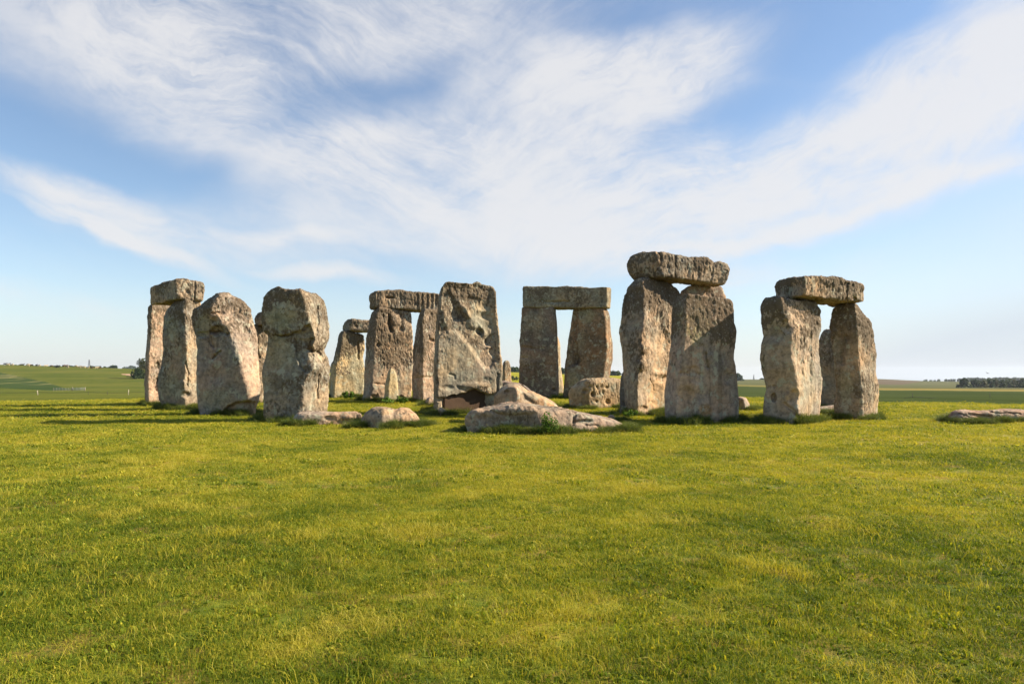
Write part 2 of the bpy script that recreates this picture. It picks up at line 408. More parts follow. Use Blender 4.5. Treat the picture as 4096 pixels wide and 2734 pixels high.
GQ = np.stack([ii * nr + jj, ii * nr + jj + 1, (ii + 1) * nr + jj + 1, (ii + 1) * nr + jj], -1).reshape(-1, 4)
GQ = GQ[:, ::-1]
fc = GV[GQ].mean(1)
fr = np.hypot(fc[:, 0], fc[:, 1]); yv = np.maximum(fc[:, 1], 0.05)
fa = np.where(fc[:, 1] > 0.2 * np.abs(fc[:, 0]), CX + FPX * fc[:, 0] / yv, np.where(fc[:, 0] < 0, -9000, 9000))
fp = HZ - (fc[:, 2] - EYE) * FPX / yv
zone = np.full(len(GQ), 1)
zone[(fa > 1180) & (fa < 2720)] = 4
right = fa >= 2720
zone[right] = 7
wheat = right & (fr < np.interp(fa, [2720, 2950, 3400, 3600, 4096, 9000], [390, 385, 345, 330, 360, 365]))
zone[wheat] = 5
zone[right & ~wheat & (fr < np.interp(fa, [2720, 2950, 3500, 4096, 9000], [440, 440, 440, 480, 480]))] = 6
zone[(fa < 560) & (fa > -9000) & (fr > 210) & in_poly(fa, fp, [(-2600, 1470), (0, 1488.6), (104, 1511), (191, 1529), (262, 1553), (292, 1561.5), (205, 1562), (100, 1556), (0, 1550.5), (-2600, 1549)])] = 2
zone[in_poly(fa, fp, [(484, 1494), (520, 1495), (590, 1505), (700, 1512), (700, 1522), (584, 1514), (540, 1505), (484, 1496.5)]) & (fr > 300)] = 3
zone[right & (fr > 900) & in_poly(fa, fp, [(3380, 1516.5), (3530, 1517.2), (3694, 1524), (3650, 1531), (3610, 1537.5), (3380, 1536)])] = 8
zone[fr < lawn_edge(fa)] = 0
for zi, (nm, mt) in enumerate(ZONES):
    q = GQ[zone == zi]
    if not len(q): continue
    u, inv = np.unique(q, return_inverse=True)
    o = new_mesh(nm, GV[u], inv.reshape(-1, 4), mt); tag(o, kind='structure')
# ------------------------------------------------------------------ stones
m_stone, t, b, _ = material('sarsen')
tcn = t.new('ShaderNodeTexCoord'); oi = t.new('ShaderNodeObjectInfo')
off = t.new('ShaderNodeCombineXYZ')
for k_, m_ in ((0, 53.0), (1, 31.0), (2, 17.0)): t.l.new(t.math('MULTIPLY', oi.outputs['Random'], m_), off.inputs[k_])
pos = t.vmath('ADD', tcn.outputs['Object'], off.outputs[0])
at = t.new('ShaderNodeAttribute', attribute_name='tone')
rough_a = at.outputs['Alpha']
lowfreq = t.noise(pos, 0.9, 3.0, 0.5)
col = t.mix(t.mapr(lowfreq, 0.3, 0.7), (0.76, 0.84, 0.93, 1), (1.22, 1.08, 0.95, 1))
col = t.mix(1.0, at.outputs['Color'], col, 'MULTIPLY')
mott = t.noise(pos, 7.0, 6.0, 0.65)
col = t.mix(1.0, col, t.mix(t.mapr(mott, 0.25, 0.75), (0.58, 0.57, 0.56, 1), (1.30, 1.28, 1.24, 1)), 'MULTIPLY')
# pale yellow-grey lichen in blotches
l1 = t.noise(pos, 3.2, 7.0, 0.68, 0.3)
pale = t.math('MULTIPLY', t.mapr(l1, 0.545, 0.60), 0.66)
col = t.mix(pale, col, (0.40, 0.385, 0.28, 1))
# brown lichen crust, strongest where the surface is rough
stretch = t.mapping(pos, scale=(1, 1, 0.62))
l2 = t.noise(stretch, 9.0, 5.0, 0.62, 0.2)
l2b = t.noise(pos, 1.7, 3.0, 0.6)
v = t.math('ADD', t.math('ADD', l2, t.math('MULTIPLY', t.math('SUBTRACT', l2b, 0.5), 0.35)), t.math('MULTIPLY', t.math('SUBTRACT', rough_a, 0.5), 0.42))
v = t.math('ADD', v, t.math('MULTIPLY', t.math('SUBTRACT', oi.outputs['Random'], 0.4), 0.06))
crust = t.math('MULTIPLY', t.mapr(v, 0.527, 0.607), 0.90)
col = t.mix(crust, col, (0.125, 0.093, 0.060, 1))
# dark rain streaks and a little orange lichen
st_ = t.noise(t.mapping(pos, scale=(4.5, 4.5, 0.35)), 1.0, 6.0, 0.6)
col = t.mix(t.math('MULTIPLY', t.mapr(st_, 0.53, 0.68), 0.55), col, t.mix(1.0, col, (0.42, 0.40, 0.38, 1), 'MULTIPLY'))
or_ = t.noise(t.vmath('ADD', pos, (5.0, 1.0, 8.0)), 4.5, 5.0, 0.7)
col = t.mix(t.math('MULTIPLY', t.mapr(or_, 0.66, 0.72), 0.5), col, (0.36, 0.235, 0.10, 1))
# small dark pocks and white flecks
l3 = t.noise(pos, 26.0, 4.0, 0.6)
col = t.mix(t.math('MULTIPLY', t.mapr(l3, 0.62, 0.70), 0.55), col, (0.07, 0.06, 0.05, 1))
l4 = t.noise(t.vmath('ADD', pos, (9.0, 4.0, 2.0)), 15.0, 3.0, 0.6)
col = t.mix(t.math('MULTIPLY', t.mapr(l4, 0.59, 0.66), t.math('ADD', 0.15, t.math('MULTIPLY', rough_a, 0.38))), col, (0.46, 0.41, 0.33, 1))
t.inp(b, 'Base Color', col); b.inputs['Roughness'].default_value = 0.95; b.inputs['Specular IOR Level'].default_value = 0.1
hgt = t.math('ADD', t.math('MULTIPLY', t.noise(stretch, 13.0, 6.0, 0.7), 1.0), t.math('MULTIPLY', t.noise(pos, 45.0, 4.0, 0.7), 0.4))
bn = t.new('ShaderNodeBump'); bn.inputs['Distance'].default_value = 0.05
t.inp(bn, 'Strength', t.math('ADD', 0.35, t.math('MULTIPLY', rough_a, 0.65)))
t.inp(bn, 'Height', hgt); t.l.new(bn.outputs[0], b.inputs['Normal'])

m_conc, t, b, _ = material('brown_concrete')
tcn = t.new('ShaderNodeTexCoord'); at = t.new('ShaderNodeAttribute', attribute_name='tone')
n = t.noise(tcn.outputs['Object'], 2.5, 6.0, 0.6)
t.inp(b, 'Base Color', t.mix(n, (0.055, 0.034, 0.022, 1), (0.12, 0.075, 0.046, 1)))
bn = t.new('ShaderNodeBump'); bn.inputs['Strength'].default_value = 0.3; bn.inputs['Distance'].default_value = 0.02
t.inp(bn, 'Height', t.noise(tcn.outputs['Object'], 40.0, 4.0, 0.7)); t.l.new(bn.outputs[0], b.inputs['Normal'])

CROPS = {'C1': (500, 1050, 2.24), 'C2': (1200, 1050, 2.24), 'C3': (1650, 1050, 2.24), 'C4': (2350, 950, 1.96), 'C5': (2900, 1050, 2.24),
         'C6': (3400, 1350, 3.375), 'C7': (0, 1350, 3.356), 'C8': (2000, 1350, 2.237), 'D1': (550, 1080, 2.6125), 'D2': (1000, 1100, 2.53), 'D3': (1300, 1080, 2.45)}
BASES = []       # (x, y) points on the foot lines of the stones, for the long grass

def smax(a, b_, k):
    h = np.clip(0.5 + 0.5 * (a - b_) / k, 0, 1)
    return b_ + (a - b_) * h + k * h * (1 - h)
def polyval(pts, x, ax=0):
    p = np.array(sorted([(q[ax], q[1 - ax]) for q in pts]), float)
    return np.interp(x, p[:, 0], p[:, 1])
def seg_dist(px, py, pts):
    d = np.full(px.shape, 1e9)
    for (x0, y0), (x1, y1) in zip(pts[:-1], pts[1:]):
        dx, dy = x1 - x0, y1 - y0
        tt = np.clip(((px - x0) * dx + (py - y0) * dy) / (dx * dx + dy * dy + 1e-9), 0, 1)
        d = np.minimum(d, np.hypot(px - x0 - tt * dx, py - y0 - tt * dy))
    return d
def sched(v, crop, d):
    """a scalar, or [(crop y, value)...] -> function of height"""
    if not isinstance(v, (list, tuple)): return lambda z: np.full(np.shape(z), float(v))
    ox, oy, sc = crop
    pts = sorted((EYE + (HZ - (oy + y / sc)) / FPX * d, q) for y, q in v)
    zs, qs = np.array([p[0] for p in pts]), np.array([p[1] for p in pts], float)
    return lambda z: np.interp(z, zs, qs)

def stone(name, label, cat, crop, d, L, Rr, T, B=None, c=0.1, dl=0.8, dr=0.6, D=1.4, para=False, k=0.16, kt=0.18, relief=(), paint=(),
          tone=(0.34, 0.29, 0.235), rough=(0.55, 0.5), amp=1.0, vox=None, group=None, parent=None, mat=None, tilt=0.0, seed=0, pit=1.0, foot=True):
    d = d * 0.97; cr = CROPS[crop]; ox, oy, sc = cr
    toX = lambda x: (ox + np.asarray(x, float) / sc - CX) / FPX * d
    toZ = lambda y: EYE + (HZ - (oy + np.asarray(y, float) / sc)) / FPX * d
    ppm = sc * FPX / d                                         # crop pixels per metre at the front of the stone
    vox = vox or (0.03 if d < 32 else 0.04)
    zl = sorted((float(toZ(y)), float(toX(x))) for x, y in L); zr = sorted((float(toZ(y)), float(toX(x))) for x, y in Rr)
    tx = sorted((float(toX(x)), float(toZ(y))) for x, y in T)
    if not B: tx = [(x_, z_ if z_ > 1.4 else EYE - (EYE - z_) * (d + 0.6 * D) / d) for x_, z_ in tx]
    bx = sorted((float(toX(x)), float(toZ(y))) for x, y in B) if B else None
    xmin = min(q[1] for q in zl) - 0.25; xmax = max(q[1] for q in zr) + 0.25
    zmax = max(q[1] for q in tx) + 0.2 + max(tilt, 0) * D; zmin = (min(q[1] for q in bx) - 0.25) if B else -0.42
    dlf, drf, cf = sched(dl, cr, d), sched(dr, cr, d), sched(c, cr, d)
    wmax = max(D, float(np.max(dlf(np.linspace(zmin, zmax, 9)) + drf(np.linspace(zmin, zmax, 9)))) if para else D)
    X0 = 0.5 * (xmin + xmax)
    xs = np.arange(xmin, xmax + vox, vox); ws = np.arange(-0.35, wmax + 0.35, vox); zs = np.arange(zmin, zmax, vox)
    s = (d + ws) / d                                           # real width grows along the line of sight from the front of the stone
    lz = np.interp(zs, [q[0] for q in zl], [q[1] for q in zl]); rz = np.interp(zs, [q[0] for q in zr], [q[1] for q in zr])
    cz, dz, ez = cf(zs), dlf(zs), drf(zs)
    k = k * 0.75
    ex = k * 0.22 + 0.02 * amp
    lz = lz - ex; rz = rz + ex
    px_ = lambda q: lz + (rz - lz) * (q + 1) / 2
    one = np.ones_like(zs)
    front = (px_(2 * cz - 1), 0 * one)
    if para: P_ = [(lz, dz), front, (rz, ez), (px_(1 - 2 * cz), dz + ez)]
    else:
        P_ = [(lz, dz), front, (rz, ez), (px_(0.86 * one), np.maximum(D, ez + 0.35)), (px_(-0.82 * one), np.maximum(D, dz + 0.35))]
    XG, WG = xs[:, None, None], ws[None, :, None]
    F = None
    for i in range(len(P_)):
        (x0, w0), (x1, w1) = P_[i], P_[(i + 1) % len(P_)]
        ex_, ew_ = x1 - x0, w1 - w0; ln = np.hypot(ex_, ew_) + 1e-6
        nx_, nw_ = ew_ / ln, -ex_ / ln                          # outward for this winding
        f = (XG - x0[None, None, :]) * nx_[None, None, :] + (WG - w0[None, None, :]) * nw_[None, None, :]
        F = f if F is None else smax(F, f, k)
    top = np.interp(xs, [q[0] for q in tx], [q[1] for q in tx]) + 0.16 * kt + 0.03 * amp
    ft = (zs[None, None, :] - top[:, None, None] - tilt * ws[None, :, None]) * 0.9
    F = smax(F, ft, kt)
    if B:
        bot = np.interp(xs, [q[0] for q in bx], [q[1] for q in bx])
        F = smax(F, np.broadcast_to(bot[:, None, None] - zs[None, None, :], F.shape), min(kt, 0.12))
    # hollows, ledges and cracks seen on the front
    if relief:
        cxp = (xs / d * FPX + CX - ox) * sc; cyp = ((HZ - (zs - EYE) / d * FPX) - oy) * sc
        PX, PY = np.meshgrid(cxp, cyp, indexing='ij')
        jit = perlin(np.stack([PX.ravel() / ppm * 5, PY.ravel() / ppm * 5, PX.ravel() * 0 + seed], -1)).reshape(PX.shape) * 0.05 * ppm
        H = np.zeros(PX.shape)
        for r_ in relief:
            if r_[0] == 'g':
                _, gx, gy, ra, rb, dep = r_[:6]; an = R(r_[6]) if len(r_) > 6 else 0
                ux, uy = PX - gx, PY - gy
                aa, bb = ux * math.cos(an) + uy * math.sin(an), -ux * math.sin(an) + uy * math.cos(an)
                q = np.sqrt((aa / ra) ** 2 + (bb / rb) ** 2)
                H += dep * (1 - sstep(q, 0.35, 1.25))
            elif r_[0] == 'c':
                _, pts, wd, dep = r_
                H += dep * np.exp(-(seg_dist(PX + jit, PY + jit * 0.7, pts) / wd) ** 2)
            elif r_[0] == 'p':
                _, poly, ed, dep = r_[:4]
                sd_ = seg_dist(PX + jit, PY + jit, list(poly) + [poly[0]]); sd_ = np.where(in_poly(PX + jit, PY + jit, poly), sd_, -sd_)
                H += dep * sstep(sd_, -ed, ed) * ((1 - sstep(PY, *r_[4])) if len(r_) > 4 else 1)
        H = H[:, None, :]
        ins = F < 0; wf = np.where(ins.any(1), ws[np.argmax(ins, 1)], wmax)
        wb = np.where(ins.any(1), ws[len(ws) - 1 - np.argmax(ins[:, ::-1], 1)], wf)
        H = np.minimum(H, np.minimum(np.maximum(0.0, 0.40 * (wb - wf) - 0.05), np.maximum(0.0, -0.62 * F.min(1)))[:, None, :])
        eg = np.minimum(xs[:, None] - lz[None, :], rz[None, :] - xs[:, None])          # keep the outline whole beside a hollow
        F = F + H * (1 - sstep(ws[None, :, None] - wf[:, None, :], 0.55, 0.95)) * sstep(eg, 0.0, 0.28)[:, None, :]
    F = np.ascontiguousarray(F, np.float32)
    F[0] = F[-1] = 1; F[:, 0] = F[:, -1] = 1; F[:, :, 0] = F[:, :, -1] = 1
    V, Q = surface_nets(F, np.array([xs[0], ws[0], zs[0]], np.float32), vox)
    # back into the world: undo the line-of-sight scaling
    U = V.copy()
    V[:, 0] = U[:, 0] * (d + U[:, 1]) / d; V[:, 1] = d + U[:, 1]
    N = vnormals(V, Q)
    if N[V[:, 1] < d + 0.3][:, 1].mean() > 0: Q = Q[:, ::-1]; N = -N
    p = V + np.array([seed * 3.7, seed * 1.3, seed * 2.1], np.float32)
    zlo, zhi = max(zmin, 0.0), zmax
    zrel = np.clip((V[:, 2] - zlo) / (zhi - zlo), 0, 1)
    rg = np.clip(rough[0] + rough[1] * (zrel - 0.5) * 1.6 + fbm(p * 0.8, 3) * 0.45, 0, 1)
    cpx = (U[:, 0] / d * FPX + CX - ox) * sc; cpy = ((HZ - (U[:, 2] - EYE) / d * FPX) - oy) * sc
    tn = np.tile(np.array(tone, np.float32), (len(V), 1))
    paint = [it[:4] + ((it[4] if isinstance(it[4], str) else tuple(it[4])),) + it[5:] for it in paint]
    big = fbm(p * 0.55 + 40, 2)
    tn *= (1 + 0.16 * big)[:, None]
    tn[:, 0] *= 1 + 0.06 * perlin(p * 0.8 + 7); tn[:, 2] *= 1 - 0.06 * perlin(p * 0.8 + 7)
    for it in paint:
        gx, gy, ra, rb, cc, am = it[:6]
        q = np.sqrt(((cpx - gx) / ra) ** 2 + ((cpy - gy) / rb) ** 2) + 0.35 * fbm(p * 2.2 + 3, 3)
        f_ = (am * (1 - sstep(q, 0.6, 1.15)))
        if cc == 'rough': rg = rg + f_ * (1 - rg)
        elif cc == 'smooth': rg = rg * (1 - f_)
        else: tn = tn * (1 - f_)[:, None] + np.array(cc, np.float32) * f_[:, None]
    # weathering: slow swell, fluting, honeycomb pits where rough, fine grain everywhere
    disp = fbm(p * 0.8, 2) * 0.055 + fbm(p * 2.6, 3) * (0.016 + 0.014 * rg)
    pr = p * np.array([8.5, 8.5, 5.0], np.float32)
    pn = perlin(pr) + 0.5 * perlin(pr * 2.1 + 5)
    disp -= sstep(pn, 0.05, 0.75) * (0.008 + 0.036 * rg ** 1.2) * pit
    disp += sstep(-pn, 0.1, 0.8) * 0.022 * rg
    disp += fbm(p * 15.0, 2) * (0.006 + 0.010 * rg)
    disp += perlin(p * np.array([3.4, 3.4, 0.5], np.float32)) * 0.022
    cn = perlin(p * np.array([1.5, 1.5, 0.9], np.float32) + 11) + 0.25 * perlin(p * 4.0)
    disp -= np.exp(-(cn / 0.05) ** 2) * 0.022 * sstep(perlin(p * 0.7 + 30), 0.0, 0.4)
    q3 = perlin(p * np.array([2.2, 2.2, 1.6], np.float32) + 21) * 3.0
    disp += (np.floor(q3) + sstep(q3 - np.floor(q3), 0.35, 0.65) - q3) * (0.004 + 0.016 * rg)
    V = V + N * (disp * amp)[:, None]
    base = np.array([X0, d + min(D, wmax) * 0.5, 0.0 if not B else zmin + 0.25], np.float32)
    if parent is not None: base = np.array(parent.location, np.float32)
    o = new_mesh(name, V - base, Q, mat or m_stone, loc=tuple(base) if parent is None else (0, 0, 0), parent=parent)
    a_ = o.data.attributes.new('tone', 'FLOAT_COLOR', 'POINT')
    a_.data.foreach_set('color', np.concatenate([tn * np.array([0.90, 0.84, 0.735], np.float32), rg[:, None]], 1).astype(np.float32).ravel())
    if parent is None: tag(o, label, cat, group)
    if B is None and foot and parent is None:
        m_ = np.abs(V[:, 2]) < 0.04
        BASES.append((V[m_][:, :2], N[m_][:, :2], d, 0.75 if name != 'standing_stone' else 1.0))
    return o
G_UP, G_LI, G_FA, G_RK = 'upright stones of the circle', 'lintel stones laid across the uprights', 'fallen stones lying in the grass', 'small rocks in the grass'
GREY, WARM, PALE, BROWN, DARK = (0.33, 0.285, 0.235), (0.38, 0.315, 0.245), (0.43, 0.365, 0.28), (0.24, 0.175, 0.12), (0.24, 0.205, 0.175)
PINK = (0.38, 0.31, 0.265); GREEN = (0.33, 0.33, 0.24)
# --- far left pair with its lintel
stone('standing_stone', 'pitted narrow upright at the far left of the ring, under a lintel end', 'standing stone', 'D1', 35.3,
      L=[(125,375),(115,480),(108,640),(95,850),(83,1030),(78,1150),(85,1300),(92,1410),(92,1500)],
      Rr=[(350,365),(335,600),(330,1000),(300,1410)], T=[(110,366),(200,360),(350,357)], c=0.12, dl=0.9, dr=1.0, D=1.6, rough=(0.6,0.3), tone=PINK, group=G_UP, seed=1,
      relief=[('g',190,1180,28,100,0.16,15),('g',200,1000,26,50,0.07,10),('c',[(230,1130),(200,1260)],12,0.1)])
stone('standing_stone', 'tall upright with shaded grey-green face and bright right edge under the leftmost lintel', 'standing stone', 'D1', 31.0,
      L=[(405,310),(345,370),(300,420),(275,560),(262,680),(278,850),(265,980),(235,1080),(215,1200),(228,1340),(250,1420),(290,1500)],
      Rr=[(655,305),(650,600),(650,1000),(650,1430)], T=[(400,310),(500,306),(655,302)], c=[(310,0.4),(480,0.57),(900,0.62),(1300,0.62)], dl=0.62, dr=0.8, D=1.5, rough=(0.5,0.4), tone=GREY, group=G_UP, seed=2,
      relief=[('g',500,1300,50,35,0.1),('g',380,1190,14,14,0.07),('c',[(500,950),(530,1080),(520,1200)],8,0.06),('g',330,480,70,60,-0.05),('g',470,1180,35,45,-0.06)],
      paint=[(370,600,90,150,GREEN,0.6),(330,1200,110,160,GREEN,0.45),(560,1000,80,350,PALE,0.6)])
stone('lintel_stone', 'blocky lintel on the leftmost pair of uprights, long shaded left side and lumpy sunlit end', 'lintel', 'D1', 30.9,
      L=[(135,100),(135,340)], Rr=[(697,100),(697,240),(685,340)], T=[(130,108),(240,104),(330,108),(380,98),(420,94),(500,92),(590,102),(660,112),(700,118)], B=[(130,312),(420,308),(700,310)],
      c=0.46, dl=2.4, dr=0.7, para=True, D=1.5, rough=(0.6,0.2), tone=GREY, group=G_LI, seed=3,
      relief=[('c',[(597,110),(597,310)],8,0.07),('g',520,215,30,30,0.06),('g',440,260,30,25,-0.06)])
# --- two free-standing blocks
stone('standing_stone', 'broad round-topped upright with a smooth shaded hollow face, undercut at its foot', 'standing stone', 'C1', 27.0,
      L=[(775,285),(720,320),(680,370),(628,405),(612,470),(622,560),(640,650),(650,750),(640,850),(640,950),(640,1080),(655,1280),(670,1340),(670,1450)],
      Rr=[(985,265),(1050,300),(1085,345),(1115,400),(1135,480),(1155,545),(1175,590),(1185,680),(1190,780),(1200,880),(1200,1000),(1205,1150),(1195,1250),(1165,1300),(1160,1400)],
      T=[(628,330),(700,312),(775,282),(850,262),(915,247),(985,262),(1060,290),(1130,330)], c=[(300,0.28),(420,0.3),(560,0.5),(680,0.56),(820,0.66),(960,0.70),(1100,0.78),(1250,0.84)],
      dl=0.5, dr=[(300,1.1),(700,1.0),(1000,0.75),(1250,0.5)], D=1.7, k=0.22, kt=0.35, rough=(0.42,0.75), tone=(0.35,0.30,0.265), group=G_UP, seed=4,
      relief=[('p',[(860,1370),(900,1310),(960,1270),(1040,1245),(1110,1240),(1190,1258),(1240,1300),(1240,1450),(860,1450)],14,0.26),
              ('g',690,640,50,28,0.16),('g',835,605,75,45,0.2),('c',[(770,615),(850,612),(920,640)],11,0.16),('c',[(740,620),(760,700),(800,760)],11,0.09),('c',[(790,855),(835,815),(862,795)],12,0.14),
              ('g',850,700,90,110,0.10),('g',820,1010,80,90,0.06),('g',810,520,45,40,0.08),('c',[(780,452),(880,440)],9,0.08),('g',1080,590,30,60,0.06,-30)],
      paint=[(760,950,150,260,(0.31,0.26,0.24),0.7),(1110,1000,110,230,(0.45,0.36,0.30),0.8),(1100,1080,150,210,'smooth',0.95),(800,960,170,330,'smooth',0.9),(700,560,90,120,GREEN,0.5),(800,1230,150,110,GREEN,0.5)])
stone('standing_stone', 'squat upright with a heavy head-like block overhanging a narrower neck, darkly lichened', 'standing stone', 'D2', 23.4,
      L=[(195,145),(160,195),(145,250),(125,320),(118,400),(122,470),(140,550),(165,580),(195,600),(190,640),(182,710),(165,800),(150,900),(130,1000),(128,1080),(145,1200),(150,1400),(150,1560)],
      Rr=[(690,168),(745,215),(765,280),(785,400),(800,500),(797,600),(780,680),(748,735),(742,752),(765,790),(790,850),(800,950),(795,1100),(790,1200),(780,1390),(775,1520)],
      T=[(140,165),(195,140),(290,119),(370,145),(480,145),(515,136),(600,165),(690,165),(750,180)], c=[(150,0.62),(400,0.70),(640,0.74),(800,0.76),(950,0.74),(1080,0.62),(1400,0.58)],
      dl=0.32, dr=1.0, D=1.6, k=0.14, kt=0.16, rough=(0.6,0.3), tone=(0.32,0.285,0.235), group=G_UP, seed=5,
      relief=[('p',[(60,588),(200,600),(345,612),(470,584),(560,560),(600,500),(640,620),(630,745),(640,760),(900,760),(900,900),(650,900),(610,1000),(540,1030),(60,1060)],16,0.16,(700,1000)),
              ('p',[(462,640),(630,640),(640,880),(560,980),(505,900),(458,780)],10,0.06,(800,960)),('c',[(190,598),(345,610),(475,582),(590,520)],9,0.14),('c',[(458,650),(455,780),(500,900),(570,985)],8,0.07),
              ('g',330,400,150,110,-0.05),('c',[(640,760),(760,755)],10,0.08),('c',[(140,355),(220,385)],5,0.03),('c',[(690,300),(680,600)],10,0.05),('c',[(690,1000),(680,1250)],9,0.05)],
      paint=[(330,400,190,130,GREEN,0.75),(330,400,190,130,'smooth',0.7),(330,760,190,200,GREEN,0.5),(330,860,230,250,'smooth',0.7),(280,1090,90,130,(0.16,0.15,0.14),0.6),(690,1220,110,200,PALE,0.8),(720,900,90,120,PALE,0.6),(650,1250,130,200,'smooth',0.6)])
stone('standing_stone', 'partly hidden rough upright in the gap between the hollow-faced and head-like blocks', 'standing stone', 'C1', 37.5,
      L=[(1060,570),(1060,900),(1080,1260),(1080,1300)], Rr=[(1250,580),(1285,640),(1285,700),(1260,850),(1245,1000),(1235,1260),(1235,1300)], T=[(1060,560),(1170,556),(1220,563),(1270,580)],
      c=0.1, dl=0.8, dr=0.95, D=1.8, rough=(0.6,0.5), tone=WARM, group=G_UP, seed=6, relief=[('c',[(1185,640),(1180,760),(1205,850)],8,0.08)])
stone('lintel_stone', 'rounded grey lintel end poking out left of the head-like block', 'lintel', 'C1', 37.3,
      L=[(1175,445),(1164,500),(1172,560)], Rr=[(1330,440),(1330,560)], T=[(1164,462),(1200,449),(1235,444),(1330,444)], B=[(1164,548),(1200,556),(1330,558)], c=0.5, dl=0.9, dr=0.7, D=1.3, k=0.2, kt=0.25,
      rough=(0.5,0.2), tone=DARK, group=G_LI, seed=7)
# --- back left
stone('standing_stone', 'pale lichen-streaked upright standing behind, left of the tall trilithon and under a short lintel', 'standing stone', 'D3', 46.3,
      L=[(155,590),(135,640),(125,700),(105,800),(88,880),(62,920),(55,1000),(45,1100),(38,1240),(38,1300)], Rr=[(370,620),(380,680),(385,750),(375,850),(388,930),(385,1050),(380,1150),(370,1250),(370,1300)],
      T=[(130,592),(230,598),(300,615),(375,624)], c=0.15, dl=0.9, dr=1.3, D=1.9, rough=(0.5,0.5), tone=(0.45,0.40,0.28), group=G_UP, seed=8,
      paint=[(200,690,35,110,(0.48,0.46,0.30),0.8),(265,690,30,90,(0.48,0.46,0.30),0.7),(230,1130,150,110,'smooth',0.8),(130,700,50,150,'rough',0.7)], relief=[('c',[(318,700),(330,860)],9,0.12)])
stone('lintel_stone', 'small low lintel behind the tall trilithon, bridging the pale upright', 'lintel', 'D3', 46.5,
      L=[(200,485),(180,530),(178,585)], Rr=[(540,490),(540,600)], T=[(178,500),(200,489),(225,485),(300,490),(540,491)], B=[(178,588),(260,596),(400,600),(540,602)], c=0.2, dl=0.9, dr=0.7, D=1.5, rough=(0.6,0.2), tone=WARM, group=G_LI, seed=9,
      relief=[('g',308,550,14,12,0.15)])
stone('standing_stone', 'huge honeycombed upright of the tall trilithon with a slim pale stone before it', 'standing stone', 'D3', 41.0,
      L=[(490,368),(460,410),(440,470),(425,560),(412,650),(405,750),(395,870),(388,980),(382,1100),(375,1200),(365,1270),(365,1340)],
      Rr=[(840,378),(850,470),(858,600),(862,750),(862,900),(860,1000),(858,1150),(850,1180),(845,1270),(845,1340)], T=[(470,366),(600,370),(700,376),(845,378)],
      c=[(400,0.14),(800,0.17),(1250,0.16)], dl=1.1, dr=1.4, D=2.2, rough=(0.55,0.5), tone=(0.41,0.335,0.27), group=G_UP, seed=10, k=0.2,
      relief=[('g',635,520,28,90,0.22,-8),('c',[(625,430),(622,520),(645,585)],14,0.14),('g',700,470,45,50,-0.06),('g',735,560,40,40,0.09),('g',520,730,20,28,0.12),('g',570,445,10,22,0.13),('g',560,1030,10,10,0.1),('g',480,1240,30,25,0.15),('g',510,1235,14,25,0.1),('c',[(740,400),(760,560)],12,0.06),('g',745,1250,25,18,0.12),('c',[(480,1110),(580,1120)],8,0.06)],
      paint=[(650,800,230,180,'rough',0.5),(780,1120,90,140,(0.42,0.35,0.27),0.8),(600,1120,260,160,'smooth',0.75),(660,700,190,230,(0.33,0.25,0.17),0.45)])
stone('lintel_stone', 'fluted lintel with a dark slot, on top of the tall honeycombed trilithon', 'lintel', 'D3', 41.15,
      L=[(435,180),(430,265),(440,300),(438,350),(445,390)], Rr=[(1170,180),(1170,390)], T=[(430,224),(490,206),(600,198),(700,189),(740,185),(800,196),(1000,201),(1115,208),(1170,205)], B=[(430,368),(520,364),(840,376),(950,378),(1170,374)],
      c=0.1, dl=0.9, dr=1.75, D=2.4, rough=(0.75,0.3), tone=WARM, group=G_LI, seed=11,
      relief=[('g',635,262,42,12,0.16),('c',[(515,220),(515,350)],8,0.06),('c',[(905,215),(905,360)],10,0.08),('c',[(950,215),(950,360)],9,0.09),('c',[(1000,215),(1000,350)],9,0.10),('c',[(1045,215),(1045,350)],9,0.10),('c',[(1085,215),(1085,330)],9,0.09),('g',880,310,12,25,0.1),('c',[(740,200),(740,340)],7,0.05),('c',[(590,270),(900,280)],6,0.03)])
stone('standing_stone', 'dark-sided narrow upright of the tall trilithon, half hidden by the great middle stone', 'standing stone', 'D3', 39.5,
      L=[(945,385),(925,430),(905,490),(890,570),(880,680),(870,850),(862,1000),(860,1150),(862,1290),(862,1360)], Rr=[(1115,380),(1115,1360)], T=[(930,382),(1115,379)], c=[(400,0.2),(700,0.34),(1250,0.38)], dl=1.1, dr=1.0, D=1.9, rough=(0.6,0.5), tone=PINK, group=G_UP, seed=12,
      relief=[('c',[(870,1060),(1000,1045),(1100,1050)],6,0.05),('g',1035,680,35,18,0.1)])
stone('standing_stone', 'slim pale tapering stone leaning against the foot of the honeycombed upright', 'standing stone', 'D3', 38.5,
      L=[(630,968),(612,1020),(600,1080),(585,1150),(578,1270),(575,1360)], Rr=[(685,985),(705,1060),(712,1150),(718,1270),(720,1360)], T=[(622,972),(645,966),(670,974),(692,992)], c=0.26, dl=0.45, dr=0.35, D=0.8, rough=(0.2,0.2), tone=(0.45,0.41,0.29), group=G_UP, seed=13, amp=0.6, k=0.1)
stone('rock', 'small pinkish rock in long grass by the dark-sided trilithon upright', 'rock', 'D3', 35.4,
      L=[(1000,1252),(985,1285),(985,1340)], Rr=[(1075,1255),(1085,1340)], T=[(980,1270),(1005,1252),(1040,1250),(1085,1258)], c=0.25, dl=0.35, dr=0.3, D=0.7, tone=PINK, rough=(0.4,0.1), amp=0.5, group=G_RK, seed=14, k=0.12, kt=0.14)
